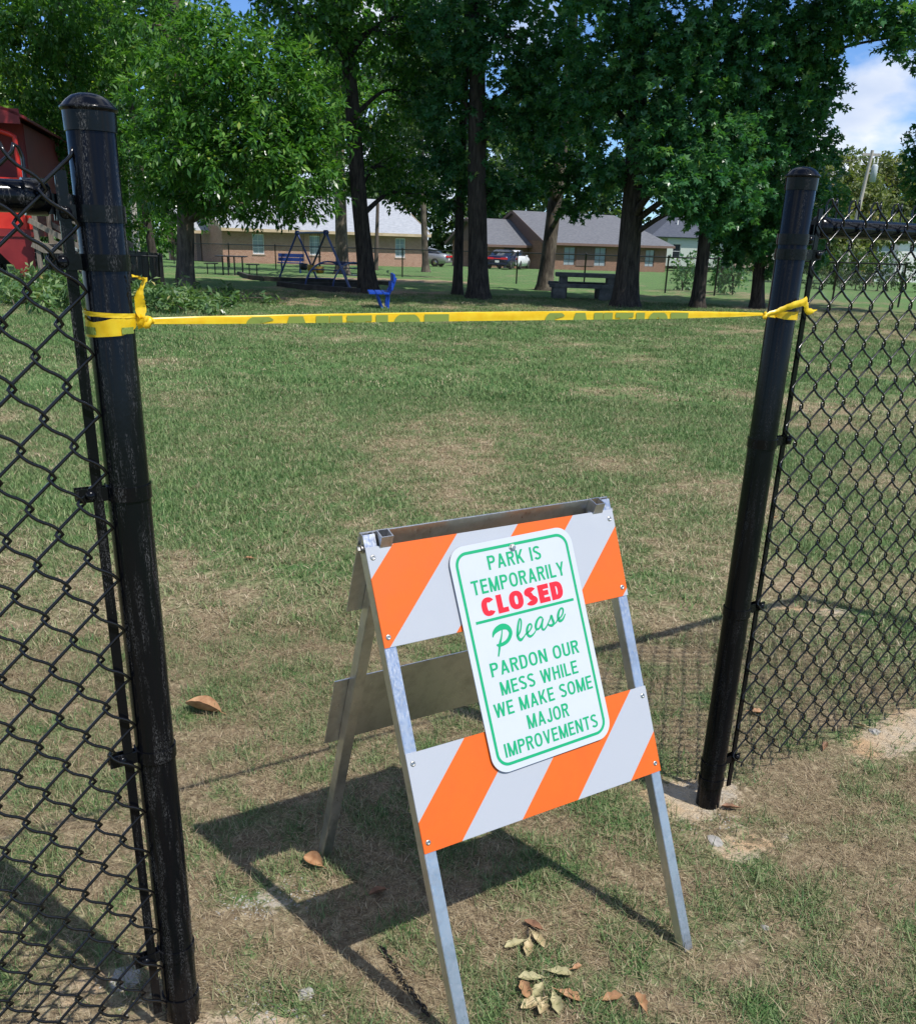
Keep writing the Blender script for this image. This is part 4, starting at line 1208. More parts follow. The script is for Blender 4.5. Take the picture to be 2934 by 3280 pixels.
tree('sunlit yellow-green tree behind the caboose at the left edge', [(120, 880)], .2, [(70, 330, 44, 2.4, 2, 1.8, 190), (190, 250, 45, 2.2, 2, 1.8, 180), (230, 470, 46, 2.0, 2, 1.7, 150), (60, 520, 46, 1.8, 2, 1.6, 110), (150, 640, 47, 2.2, 2, 1.5, 120), (-80, 300, 44, 2.5, 2, 2.5, 150)],
     'leaf_bright', 'bark_mid', None, 'far', 27, height=7, leafsize=(.24, .12, .5, 15), base=(-22.5, 45.0, 0))
tree('bright green tree far back between the pale pole and the pale oak', [(470, 850)], .2, [(420, 640, 60, 1.9, 2, 1.8, 120), (470, 740, 61, 1.8, 2, 1.3, 100), (560, 620, 62, 2.2, 2, 2.2, 130), (390, 480, 60, 2.0, 2, 2, 120)],
     'leaf_oak', 'bark_mid', None, 'far', 28, height=6, leafsize=(.28, .15, .5, 14), base=(-21.5, 61.0, 0))

# far wood behind the houses: reads as one mass
parts = []; wr_ = np.random.default_rng(77); tk = MB()
for i in range(52):
    X_ = -95 + i * 4.1 + wr_.uniform(-1.5, 1.5); Y_ = wr_.uniform(124, 150); H_ = wr_.uniform(17, 25)
    if 40 < X_: H_ = wr_.uniform(9, 12)
    g0 = float(gz(X_, Y_))
    for k in range(5):
        c = np.array([X_ + wr_.normal(0, 2.0), Y_ + wr_.normal(0, 1.5), g0 + H_ * (.10 + .2 * k)])
        C, D = blob_clusters(c, (3.8, 3.0, H_ * .17), 80, 900 + i * 9 + k, .5)
        parts.append(leaf_cloud(C, D, 10, 1.0, .75, .50, 300 + i * 11 + k))
v, q, r_ = join_clouds(parts)
o = link_mesh('far_wood', np_mesh('far_wood', v, q, r_), M['leaf_far'])
tag(o, 'dense green wood closing the view behind the houses', 'woodland', kind='stuff')

def shrub(name, label, cat, c, rad, n, leaf, seed, ls=(.11, .06, .2, 12), stems=5, group=None):
    g0 = float(gz(c[0], c[1]))
    o = thing(name, label, cat, (c[0], c[1], g0), 0, group)
    C, D = blob_clusters((0, 0, rad[2] * 1.02), rad, n, seed, .5)
    C[:, 2] = np.maximum(C[:, 2], .05)
    v, q, r_ = leaf_cloud(C, D, ls[3], ls[2], ls[0], ls[1], seed)
    link_mesh('foliage', np_mesh('foliage', v, q, r_), M[leaf], o)
    sr = np.random.default_rng(seed + 1)
    sm_ = MB()
    for k in range(stems):
        e = sr.normal(size=3) * np.array(rad) * .55; e[2] = rad[2] * sr.uniform(1.0, 1.7)
        sm_.tube(resample([(0, 0, -.05), (e[0] * .3, e[1] * .3, e[2] * .5), e], 6), np.linspace(.018, .005, 6).tolist(), 5)
    sm_.build('stem', M['bark_mid'], o)
    return o
for k, (px, py, w, h, lb) in enumerate([(2185, 930, .45, .75, 'young sapling by the back fence left of the narrow trunk'), (2300, 938, .35, .95, 'spindly sapling against the back fence right of the narrow trunk'),
                                     (1255, 850, .55, .95, 'leafy bush in front of the pink brick house right window'), (1312, 850, .5, .8, 'leafy bush at the right corner of the pink brick house'),
                                     (2345, 945, .4, .7, 'thin weedy sapling by the fence near the right gate post'), (1500, 850, .9, .7, 'yellow-green bush hiding the silver car')]):
    p = gp(px, py)
    shrub('sapling' if k in (0, 1, 4) else 'bush', lb, 'sapling' if k in (0, 1, 4) else 'bush', p, (w, w, h), 46 if k < 5 else 90, 'leaf_gum' if k < 5 else 'leaf_olive', 40 + k, (.13, .09, .25, 11) if k < 5 else (.2, .12, .3, 12))
p = gp(662, 832); shrub('bush', 'small rounded green bush at the pink brick house porch', 'bush', (p[0], p[1] + 5), (.75, .6, .42), 70, 'leaf_oak', 52, (.12, .08, .2, 12))
# hedge beyond the fence on the right
hp = [gp(2560, 885), gp(3060, 895)]
hd = thing('hedge', 'dark green hedge beyond the right fence in front of the grey building', 'hedge', (at(2570, 860, 47)[0], 47, float(gz(0, 47))))
parts = []
for k in range(16):
    C, D = blob_clusters((k * 1.05 - .5, 0, .95), (.9, .7, .95), 60, 600 + k, .5); C[:, 2] = np.maximum(C[:, 2], .05)
    parts.append(leaf_cloud(C, D, 11, .25, .14, .09, 640 + k))
v, q, r_ = join_clouds(parts); link_mesh('foliage', np_mesh('foliage', v, q, r_), M['leaf_far'], hd)
sm_ = MB()
for k in range(16): sm_.tube([(k * 1.05 - .5, 0, -.05), (k * 1.05 - .45, .1, 1.2)], [.03, .012], 6)
sm_.build('stem', M['bark_mid'], hd)

# cut leafy branches dumped at the foot of the pale oak
pile = thing('branch_pile', 'heap of freshly cut leafy branches at the foot of the pale oak', 'branches', tuple(gp(560, 1000)))
pb = np.array(pile.location)
parts = []; br = np.random.default_rng(8)
for k in range(64):
    px = br.uniform(-140, 745); t_ = (px + 140) / 885
    py = br.uniform(950, 1008) if px > 380 else br.uniform(930, 1000)
    g_ = gp(px, py)
    prof = np.interp(px, [-140, 60, 300, 430, 560, 640, 700, 750], [.42, .45, .40, .42, .40, .34, .26, .12])
    h_ = prof * br.uniform(.35, 1.0)
    a_ = br.uniform(0, 2 * PI); ln = br.uniform(.5, 1.1)
    e_ = np.array([math.cos(a_) * ln, math.sin(a_) * ln * .7, 0])
    s0 = g_ - pb + np.array([0, 0, .03]); e1 = s0 + e_ + np.array([0, 0, max(h_ - .05, .05)])
    mid = (s0 + e1) / 2 + np.array([0, 0, .08])
    lp = resample([s0, mid, e1], 10)
    MB().tube(lp, np.linspace(.014, .004, 10).tolist(), 5).build('branch', M['bark_mid'], pile)
    ii = br.integers(2, 10, 16); C = lp[ii] + br.normal(0, .09, (16, 3)); C[:, 2] = np.maximum(C[:, 2], .06)
    D = br.normal(size=(16, 3)); D[:, 2] -= .2; D /= np.linalg.norm(D, axis=1)[:, None]
    parts.append(leaf_cloud(C, D, 11, .18, .15, .050, 1200 + k, .3))
v, q, r_ = join_clouds(parts)
link_mesh('leaves', np_mesh('leaves', v, q, r_), M['leaf_cut'], pile)

# ================================================================== BUILDINGS
def window(parent, x, z, w, h, y, fr='trim_white', gl='glass', muntin=(2, 3), sill=True, dirx=True):
    fw = .05
    f = MB()
    f.box((x, y, z + h / 2 - fw / 2), (w, .09, fw)).box((x, y, z - h / 2 + fw / 2), (w, .09, fw))
    f.box((x - w / 2 + fw / 2, y, z), (fw, .09, h - 2 * fw)).box((x + w / 2 - fw / 2, y, z), (fw, .09, h - 2 * fw))
    fo = f.build('window', M[fr], parent)
    MB().box((x, y + .015, z), (w - 2 * fw, .02, h - 2 * fw)).build('pane', M[gl], fo)
    mm = MB()
    for i in range(1, muntin[0]): mm.box((x - w / 2 + w * i / muntin[0], y - .012, z), (.022, .03, h - 2 * fw))
    for i in range(1, muntin[1] * 2 // 2 + 1):
        if i < muntin[1]: mm.box((x, y - .010, z - h / 2 + h * i / muntin[1]), (w - 2 * fw, .03, .022 if i != muntin[1] // 2 else .035))
    mm.build('muntin', M[fr], fo)
    if sill: MB().box((x, y - .05, z - h / 2 - .035), (w + .12, .16, .06)).build('sill', M['brick_pink' if fr == 'trim_white' else 'trim_brown'], fo)
    return fo

def gable_roof(parent, L_, D_, eave, rise, over, m, trim, x0=0., name='roof', ridge_in=0., thick=.14):
    """ridge along x at y=D/2; ridge_in pulls the right ridge end in (hip)"""
    r = MB(); a, b = x0 - over, x0 + L_ + over
    sl = rise / (D_ / 2); ye = -over; ze = eave - sl * over
    rt = (a, D_ / 2, eave + rise); rb = (b - ridge_in, D_ / 2, eave + rise)
    f1, f2 = (a, ye, ze), (b, ye, ze); g1, g2 = (a, D_ + over, ze), (b, D_ + over, ze)
    n1 = Vector((0, -sl, 1)).normalized(); n2 = Vector((0, sl, 1)).normalized()
    r.poly([f1, f2, rb, rt], thick, n1); r.poly([g2, g1, rt, rb], thick, n2)
    if ridge_in > 0:
        nx = Vector((eave + rise - ze, 0, ridge_in)).normalized()
        r.poly([f2, g2, rb], thick, nx)
    ro = r.build(name, M[m], parent)
    t = MB(); t.beam((a, ye - .012, ze - .09), (b, ye - .012, ze - .09), .03, .20)
    for q in (g1, f1): t.beam((q[0] - .012, q[1], q[2] - .08), (a - .012, D_ / 2, eave + rise - .08), .03, .24)
    if ridge_in == 0:
        for q in (g2, f2): t.beam((q[0] + .012, q[1], q[2] - .08), (b + .012, D_ / 2, eave + rise - .08), .03, .24)
    t.build('fascia', M[trim], ro)
    return ro

def walls(parent, x0, x1, y0, y1, h, m, gable=None, thick=.2, name='wall', openings=()):
    """four walls; openings on the front wall are (x, z, w, h) and are left open for windows"""
    k = MB()
    xs = sorted({x0, x1} | {o[0] - o[2] / 2 for o in openings} | {o[0] + o[2] / 2 for o in openings})
    for a, b in zip(xs[:-1], xs[1:]):
        op = [o for o in openings if o[0] - o[2] / 2 <= (a + b) / 2 <= o[0] + o[2] / 2]
        if not op: k.box(((a + b) / 2, y0 + thick / 2, h / 2 - .15), (b - a, thick, h + .3))
        else:
            _, z, _, hh = op[0]
            k.box(((a + b) / 2, y0 + thick / 2, (z - hh / 2 - .3) / 2), (b - a, thick, z - hh / 2 + .3))
            k.box(((a + b) / 2, y0 + thick / 2, (z + hh / 2 + h) / 2), (b - a, thick, h - z - hh / 2))
    k.box(((x0 + x1) / 2, y1 - thick / 2, h / 2 - .15), (x1 - x0, thick, h + .3))
    for x in (x0 + thick / 2 + .002, x1 - thick / 2 - .002):
        k.box((x, (y0 + y1) / 2, h / 2 - .15), (thick, y1 - y0 - 2 * thick, h + .3))
    o = k.build(name, M[m], parent); set_uvw(o, wall_uvw); return o

# --- pink brick house on the left
A1 = R(33)
h1p = at(702, 829, 68.0); hz1 = 1.4425 + .34 - 2.42
H1 = thing('brick_house', 'long pink brick house with pale grey roof behind the swing set', 'house', (h1p[0], 68.0, hz1), A1)
wins = [(3.05, 1.30, .86, 1.32), (7.35, 1.30, .86, 1.32), (14.4, 1.28, .86, 1.36)]
walls(H1, .45, 16.4, .45, 10.0, 2.42, 'brick_pink', openings=wins)
for x, z, w, h in wins: window(H1, x, z, w, h, .53)
gable_roof(H1, 15.95, 10.4, 2.42, 2.35, .28, 'shingle_pale', 'trim_tan', x0=.45)
MB().poly([(.44, .45, 2.42), (.44, 10.0, 2.42), (.44, 5.2, 4.62)], .15, (-1, 0, 0)).build('gable', M['trim_tan'], H1)
pr1 = gable_roof(H1, 1.6, 4.6, 2.20, 1.25, .25, 'shingle_pale', 'trim_tan', x0=-1.15, name='porch_roof')
pr1.location.y = 3.2
for y in (3.3, 7.6):
    pp_ = MB().box((-.95, y, .96), (.4, .4, 2.5)).build('porch_pier', M['brick_pink'], H1); set_uvw(pp_, wall_uvw)
dr = MB().box((.40, 5.4, 1.0), (.06, 1.0, 2.1)).build('door', M['trim_brown'], H1)
MB().lathe([(.0001, 0), (.03, .005), (.03, .04), (.0001, .05)], 10, (.32, 5.0, 1.0)).build('handle', M['steel'], dr)
MB().box((-1.2, 4.5, -.13), (3.2, 12.5, .12)).build('porch_slab', M['concrete_pale'], H1)
# --- brown brick house
h2p = at(1742, 852, 87.0); hz2 = 1.4425 + .06 - 2.40
A2 = R(30)
H2 = thing('brick_house', 'dark brown brick house with charcoal roof and twin gables behind the patrol cars', 'house', (h2p[0], 87.0, hz2), A2)
wins2 = [(3.0, 1.18, 1.25, 1.55), (6.4, 1.18, 1.30, 1.60), (12.2, 1.15, 1.1, 1.5)]
walls(H2, 0, 14.2, .45, 10.0, 2.40, 'brick_brown', openings=wins2)
for x, z, w, h in wins2: window(H2, x, z, w, h, .53, 'trim_brown', 'glass', (2, 3), False)
MB().box((4.72, .42, 1.18), (2.05, .05, 1.60)).build('infill_panel', M['trim_brown'], H2)
gable_roof(H2, 14.2, 10.4, 2.40, 2.45, .3, 'shingle_grey', 'trim_brown', ridge_in=3.2)
MB().poly([(-.02, .45, 2.38), (-.02, 10.0, 2.38), (-.02, 5.2, 4.85)], .12, (-1, 0, 0)).build('gable', M['trim_brown'], H2)
walls(H2, -4.2, -.05, 2.6, 9.0, 2.2, 'brick_brown', name='wing_wall')
wr2 = gable_roof(H2, 4.1, 6.8, 2.2, 1.9, .45, 'shingle_grey', 'trim_brown', x0=-4.2, name='wing_roof')
wr2.location.y = 2.4
MB().poly([(-4.25, 2.5, 2.2), (-4.25, 9.1, 2.2), (-4.25, 5.8, 4.0)], .12, (-1, 0, 0)).build('wing_gable', M['trim_brown'], H2)
dr = MB().box((-2.0, 2.56, .95), (1.1, .06, 2.0)).build('door', M['dark_metal'], H2)
MB().lathe([(.0001, 0), (.03, .005), (.03, .04), (.0001, .05)], 10, (-1.6, 2.5, .95)).build('handle', M['steel'], dr)
# --- pale house with dark hip roof
h3p = at(2132, 833, 108.0); hz3 = 1.4425 - 49 / 2985 * 108
H3 = thing('siding_house', 'pale siding house with dark hipped roof and white vents, behind the narrow trunk', 'house', (h3p[0], 108.0, hz3), R(8))
wins3 = [(1.1, 1.2, .9, 1.5), (4.6, 1.2, .9, 1.5)]
walls(H3, 0, 13, 0, 9, 2.65, 'siding', openings=wins3)
for x, z, w, h in wins3: window(H3, x, z, w, h, .1, 'trim_white', 'glass_dark', (1, 2), False)
r = MB(); o3 = .5; e3 = 2.62; k3 = 3.6
n_ = Vector((0, -.8, 1)).normalized()
r.poly([(-o3 - 1.6, -o3, e3), (13 + o3, -o3, e3), (9.5, 4.5, e3 + k3), (3.4, 4.5, e3 + k3)], .12, Vector((0, -k3, 5)).normalized())
r.poly([(13 + o3, 9 + o3, e3), (-o3 - 1.6, 9 + o3, e3), (3.4, 4.5, e3 + k3), (9.5, 4.5, e3 + k3)], .12, Vector((0, k3, 5)).normalized())
r.poly([(-o3 - 1.6, 9 + o3, e3), (-o3 - 1.6, -o3, e3), (3.4, 4.5, e3 + k3)], .12, Vector((-k3, 0, 5.4)).normalized())
r.poly([(13 + o3, -o3, e3), (13 + o3, 9 + o3, e3), (9.5, 4.5, e3 + k3)], .12, Vector((k3, 0, 4)).normalized())
ro = r.build('roof', M['shingle_dark'], H3)
for x, y, z in ((1.35, 1.3, 3.98), (5.6, 1.4, 4.02)): MB().tube([(x, y, z - .4), (x, y, z + .35)], .09, 10).build('vent', M['trim_white'], ro)
gx0, gx1 = 7.2, 11.6
g3 = MB().poly([(gx0, -1.2, 2.4), (gx1, -1.2, 2.4), ((gx0 + gx1) / 2, -1.2, 4.7)], 3., (0, -1, 0)).build('front_gable', M['brick_pink'], H3); set_uvw(g3, wall_uvw)
t = MB()
for s_ in (0, 1): t.beam(((gx0 - .4, gx1 + .4)[s_], -1.25, 2.15), ((gx0 + gx1) / 2, -1.25, 4.85), .08, .26)
t.build('bargeboard', M['trim_white'], g3)
MB().box(((gx0 + gx1) / 2, 0.1, 1.1), (gx1 - gx0 - .3, 2.4, 2.7)).build('front_wing', M['brick_pink'], H3); set_uvw(H3.children[-1], wall_uvw)
# --- low buildings seen through the right fence
def shed(label, px0, px1, py_base, py_top, Y, dep, m, roofm):
    a = at(px0, py_base, Y); b = at(px1, py_base, Y); t_ = at(px0, py_top, Y)
    w = b[0] - a[0]; h = t_[2] - a[2]
    z0 = float(gz(0, Y)); h = t_[2] - z0
    o = thing('outbuilding', label, 'building', (a[0], Y, z0))
    wl_ = MB().box((w / 2, dep / 2, h / 2 - .2), (w, dep, h + .4 - .25)).build('wall', M[m], o)
    MB().box((w / 2, dep / 2, h - .02), (w + .5, dep + .5, .32)).build('roof', M[roofm], o)
    d_ = MB().box((w * .3, -.03, .95), (.9, .06, 1.9)).build('door', M['trim_white'], o)
    MB().box((w * .3 + .35, -.075, .95), (.04, .03, .14)).build('handle', M['steel'], d_)
    window(o, w * .68, h * .5, .8, .7, -.01, 'trim_white', 'glass_dark', (2, 1), False)
    return o
shed('grey metal outbuilding seen through the right chain-link fence', 2768, 2850, 860, 766, 78, 5, 'siding_grey', 'trim_white')
shed('white outbuilding at the right edge beyond the hedge', 2868, 3010, 860, 768, 80, 6, 'trim_white', 'trim_white')

# ================================================================== RED CABOOSE (left edge)
CB = thing('caboose', 'red railway caboose half hidden at the left edge behind the low fence', 'caboose', (0, 0, 0))
CY = 24.6
CA = R(-76)                                           # its end platform faces the gate
cr_ = at(100, 700, CY); xr = cr_[0]
CB.scale = (1.05,) * 3
CB.rotation_euler = (0, 0, CA)
CB.location = (cr_[0] + math.sin(CA) * 2.85 * 1.05, CY - math.cos(CA) * 2.85 * 1.05, float(gz(0, CY)))
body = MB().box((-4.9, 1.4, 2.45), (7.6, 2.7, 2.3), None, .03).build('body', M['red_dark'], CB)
for k in range(3): window(body, -2.2 - k * 2.2, 2.9, .6, .75, .02, 'red_paint', 'glass_dark', (2, 2), False)
MB().box((-1.08, 1.4, 2.2), (.05, .8, 1.8)).build('end_door', M['red_paint'], body)
rf = MB()
for k in range(8):
    a0 = -1 + k / 4.; a1 = -1 + (k + 1) / 4.
    rf.poly([(-9.4, 1.4 + a0 * 1.6, 3.98 - .34 * a0 * a0), (.15, 1.4 + a0 * 1.6, 3.98 - .34 * a0 * a0), (.15, 1.4 + a1 * 1.6, 3.98 - .34 * a1 * a1), (-9.4, 1.4 + a1 * 1.6, 3.98 - .34 * a1 * a1)], .06, (0, 0, 1))
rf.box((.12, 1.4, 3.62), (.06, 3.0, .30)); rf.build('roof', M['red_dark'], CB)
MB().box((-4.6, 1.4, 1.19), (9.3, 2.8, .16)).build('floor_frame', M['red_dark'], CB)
for y0_, y1_ in ((.08, 1.10), (1.45, 2.72)):
    MB().tube(resample([(-.02, y0_, 1.25), (-.02, y0_, 3.0), (-.02, y0_ + .08, 3.25), (-.02, (y0_ + y1_) / 2, 3.36), (-.02, y1_ - .08, 3.25), (-.02, y1_, 3.0), (-.02, y1_, 1.25)], 26), .055, 8).build('hoop_rail', M['red_paint'], CB)
MB().box((-.03, .62, 1.82), (.05, .95, 1.10), None, .01).build('end_panel', M['red_paint'], CB)
MB().box((-.03, 2.1, 1.82), (.05, 1.2, 1.10), None, .01).build('end_panel', M['red_paint'], CB)
MB().box((-.5, 2.80, 1.80), (.90, .05, 1.06), None, .01).build('side_panel', M['red_paint'], CB)
MB().poly([(.02, 1.75, 1.10), (.02, 2.82, 1.10), (.02, 2.82, .22), (.02, 2.55, .22)], .05, (1, 0, 0)).build('step_side', M['red_dark'], CB)
MB().poly([(.02, .02, 1.10), (.02, 1.0, 1.10), (.02, .25, .22), (.02, .02, .22)], .05, (1, 0, 0)).build('step_side', M['red_dark'], CB)
for y in (.2, 2.6):
    for k in range(3): MB().box((-.5, y, .30 + .28 * k), (.8, .36, .04)).build('step', M['iron'], CB)
for x in (-2.6, -7.0):
    tr = MB().box((x, 1.4, .62), (2.2, 2.0, .35), None, .03).build('truck', M['iron'], CB)
    for dx in (-.75, .75):
        for y in (.55, 2.25):
            w_ = MB().lathe([(.0001, -.06), (.30, -.06), (.42, -.05), (.42, .05), (.36, .06), (.0001, .06)], 22)
            wo = w_.build('wheel', M['iron'], tr); wo.matrix_local = Matrix.Translation((x + dx, y, .43)) @ Matrix.Rotation(R(90), 4, 'X')
# timber steps with handrail beside the caboose
s0 = gp(300, 905)
ST = thing('timber_steps', 'grey timber stair with sloping handrails at the end of the caboose', 'stairs', (xr + .06, CY - .3, float(gz(0, CY))), R(6))
for x, h in ((.15, 2.15), (1.15, 1.65), (2.0, 1.1)):
    for y in (0., 1.1): MB().box((x, y, h / 2), (.10, .10, h)).build('post', M['timber'], ST)
for y in (-.06, 1.16):
    for dz in (0, -.55): MB().beam((0.02, y, 2.10 + dz), (2.15, y, 1.02 + dz), .04, .12).build('handrail', M['timber'], ST)
    MB().beam((.05, y, 1.05), (2.2, y, .02), .045, .22).build('stringer', M['timber'], ST)
for k in range(5): MB().box((.25 + k * .42, .55, 1.0 - k * .20), (.34, 1.08, .045)).build('tread', M['timber'], ST)

# ================================================================== LOW BLACK FENCE ROUND THE CABOOSE
def wire_panel(mb, a, b, h, pitch=.07, r_=.0016):
    a = Vector(a); b = Vector(b); d = b - a; Ln = Vector((d.x, d.y, 0)).length; dz = d.z
    ux = Vector((d.x, d.y, 0)) / Ln
    n_ = int((Ln + h) / pitch)
    for k in range(n_):
        for sg in (1, -1):
            x0 = k * pitch - h if sg > 0 else k * pitch
            p = []
            for (xx, zz) in ((x0, 0.), (x0 + sg * h, h)): p.append((xx, zz))
            (xa, za), (xb, zb) = p
            def cl(xa, za, xb, zb, lim, hi):
                if hi and xb > lim: f = (lim - xa) / (xb - xa); return xa, za, lim, za + (zb - za) * f
                return xa, za, xb, zb
            if xa > xb: xa, za, xb, zb = xb, zb, xa, za
            if xb <= 0 or xa >= Ln: continue
            if xa < 0: f = -xa / (xb - xa); xa, za = 0, za + (zb - za) * f
            if xb > Ln: f = (Ln - xa) / (xb - xa); xb, zb = Ln, za + (zb - za) * f
            A = a + ux * xa + Vector((0, 0, za + dz * xa / Ln)); Bq = a + ux * xb + Vector((0, 0, zb + dz * xb / Ln))
            mb.tube([A, Bq], r_, 3, cap=False, smooth=False)

def back_fence(name, label, pts, h, mat_, step=3.0, pr=.03, wires=True, pitch=.07):
    b0 = Vector(pts[0]); F = thing(name, label, 'fence', tuple(b0))
    P = [Vector(p) - b0 for p in pts]
    for i, p in enumerate(P):
        po = MB().lathe([(pr, -.05), (pr, h + .02), (pr * 1.25, h + .02), (pr * 1.1, h + .05), (.0001, h + .065)], 10).build('post', M[mat_], F); po.location = p
    for a, b in zip(P[:-1], P[1:]):
        MB().tube([a + Vector((0, 0, h - .01)), b + Vector((0, 0, h - .01))], .021, 8).build('top_rail', M[mat_], F)
        if wires:
            w = MB(); wire_panel(w, a + Vector((0, 0, .02)), b + Vector((0, 0, .02)), h - .04, pitch); tag(w.build('wire_mesh', M['dark_metal'], F), kind='stuff')
    return F
# long back fence along the far side of the park: a straight run
p0 = np.array([-13.6, 55.0]); p1 = np.array([8.3, 33.0]); dd = (p1 - p0)
cols = [560, 736, 884, 1025, 1160, 1289, 1470, 1656, 1874, 2138, 2298, 2500, 2683, 2900]
pts = []
for c in cols:
    d = ray(c, 860)
    # intersection of the pixel column with the fence line
    A = np.array([[d[0], -dd[0]], [d[1], -dd[1]]]); s_ = np.linalg.solve(A, p0)
    q = p0 + dd * s_[1]; pts.append((q[0], q[1], float(gz(q[0], q[1]))))
back_fence('wire_fence', 'long wire fence with dark posts along the back of the park', pts, 1.17, 'dark_metal')
q0 = gp(-330, 905); q1 = gp(-60, 912); q2 = gp(230, 918); q3 = gp(516, 924)
back_fence('wire_fence', 'low black wire fence in front of the red caboose', [tuple(x) for x in (q0, q1, q2, q3)], .80, 'dark_metal', pr=.022, pitch=.06)
# slatted black panel running back from the low fence
sp0 = np.array(q3); sp1 = np.array([-12.2, 33.8, float(gz(0, 33.8))])
SF = thing('slatted_fence', 'black slatted fence panel running back beside the pale oak trunk', 'fence', tuple(sp0 + np.array([.06, .1, 0])))
dv = sp1 - sp0; ns = 44
for k in range(ns):
    f = k / (ns - 1); c = dv * f
    o = MB().box((0, 0, .43), (.13, .02, .86)).build('slat', M['dark_metal'] if k % 5 else M['iron'], SF)
    o.location = tuple(c); o.rotation_euler = (R(random.uniform(-1, 1)), 0, math.atan2(dv[1], dv[0]) + R(random.uniform(-5, 5)))
for z in (.12, .78):
    MB().beam((0, .03, z), (dv[0], dv[1] + .03, dv[2] + z), .04, .05).build('rail', M['dark_metal'], SF)

# ================================================================== PLAYGROUND
def gx_(px, py):
    p = gp(px, py); return p
# swing set
fa, fb = gx_(893, 888), gx_(1018, 894); fc, fd_ = gx_(981, 895), gx_(1126, 928)
m1 = (fa + fb) / 2; m2 = (fc + fd_) / 2
S = thing('swing_set', 'blue A-frame swing set with toddler seats in front of the pink house', 'swing set', tuple(m1))
t1 = at(952, 745, m1[1]); t2 = at(1044, 744, m2[1])
loc = lambda p: Vector(np.asarray(p) - m1)
MB().tube([loc(t1) + (loc(t1) - loc(t2)) * .06, loc(t2) + (loc(t2) - loc(t1)) * .06], .038, 10).build('top_beam', M['blue_metal'], S)
for a, t in ((fa, t1), (fb, t1), (fc, t2), (fd_, t2)):
    MB().tube([loc(a) - Vector((0, 0, .05)), loc(t)], .036, 10).build('leg', M['blue_metal'], S)
for t in (t1, t2): MB().box(loc(t), (.16, .12, .16), None, .02).build('corner_bracket', M['blue_metal'], S)
for f in (.22, .50, .78):
    c = loc(t1) * (1 - f) + loc(t2) * f
    st_ = MB().lathe([(.10, 0), (.145, .05), (.15, .22), (.135, .22), (.12, .06), (.0001, .03)], 14, (c.x, c.y, .35)).build('bucket_seat', M['yellow_plastic'] if f != .22 else M['dark_metal'], S)
    ax = (loc(t2) - loc(t1)).normalized()
    for sg in (-1, 1):
        MB().tube([c + ax * sg * .14, Vector((c.x, c.y, .56)) + ax * sg * .13], .008, 6).build('swing_chain', M['chain'], st_)
# arched climber
ca, cb_ = gx_(1022, 921), gx_(1150, 906); cm = (ca + cb_) / 2
CL = thing('arch_climber', 'low blue arched climber beside the dark leaning trunk', 'climber', tuple(cm))
dvec = cb_ - ca; hl = np.linalg.norm(dvec[:2]) / 2; u_ = dvec / np.linalg.norm(dvec); nrm_ = np.array([-u_[1], u_[0], 0])
arcs = []
for s_ in (-.42, .42):
    pp2 = [Vector(u_ * (-hl * math.cos(a)) + nrm_ * s_ + np.array([0, 0, .72 * math.sin(a) - .02])) for a in np.linspace(0, PI, 25)]
    arcs.append(pp2); MB().tube(pp2, .026, 8).build('arch', M['blue_metal'], CL)
for k in range(3, 23, 3): MB().tube([arcs[0][k], arcs[1][k]], .018, 8).build('rung', M['blue_metal'], CL)
# benches
def bench(label, p, rz, L_, m, hseat=.44, hback=.82, name='bench', group=None):
    b = thing(name, label, 'bench', tuple(p), rz, group)
    for k in range(3): MB().box((0, -.17 + .15 * k, hseat), (L_, .135, .04), None, .006).build('seat_slat', M[m], b)
    for k in range(2): MB().box((0, .25 + .04 * k, hseat + .14 + .17 * k), (L_, .04, .15), None, .006).build('back_slat', M[m], b)
    for x in (-L_ * .36, L_ * .36):
        MB().tube([(x, .06, -.03), (x, -.06, hseat - .02)], .028, 8).build('leg', M[m], b)
        MB().tube([(x, .16, -.03), (x, .18, hseat - .03), (x, .275, hseat + .15), (x, .33, hback)], .028, 8).build('leg', M[m], b)
    return b
bench('dark blue bench with slatted back behind the swing set', gx_(932, 874), R(4), 1.15, 'blue_metal')
bench('bright blue bench seen from its end beside the leaning trunk', gx_(1215, 985), R(-82), 1.0, 'bright_blue', .32, .64)
# picnic table with separate seats
pt = gx_(745, 881)
PTB = thing('picnic_table', 'dark metal picnic table with attached seats left of the swing set', 'table', tuple(pt), R(6))
for k in range(5): MB().box((0, -.36 + .18 * k, .70), (1.15, .165, .035), None, .004).build('top_slat', M['dark_metal'], PTB)
for s_ in (-1, 1):
    for k in range(2): MB().box((s_ * .80, -.1 + .2 * k, .42), (.50, .18, .035), None, .004).build('seat', M['dark_metal'], PTB)
    for x in (.66, .95): MB().tube([(s_ * x, 0, -.03), (s_ * x, 0, .41)], .022, 8).build('seat_leg', M['dark_metal'], PTB)
    MB().tube([(s_ * .12, -.2, -.03), (s_ * .12, -.2, .69)], .03, 8).build('leg', M['dark_metal'], PTB)
    MB().tube([(s_ * .38, .2, -.03), (s_ * .38, .2, .69)], .03, 8).build('leg', M['dark_metal'], PTB)
# timber edging of the play pits
def edging(label, pix):
    P = [gx_(*p) for p in pix]; o = thing('timber_edging', label, 'edging', tuple(P[0]))
    for a, b in zip(P[:-1], P[1:]): MB().beam(Vector(a - P[0]) + Vector((0, 0, .06)), Vector(b - P[0]) + Vector((0, 0, .06)), .13, .15).build('timber', M['timber_dark'], o)
edging('dark timber edging of the play pit under the swing set', [(765, 880), (800, 893), (850, 898), (1060, 908), (1245, 914)])
edging('dark timber edging of the play pit in front of the climber', [(1210, 920), (893, 917), (960, 925), (1080, 934), (1150, 940)])
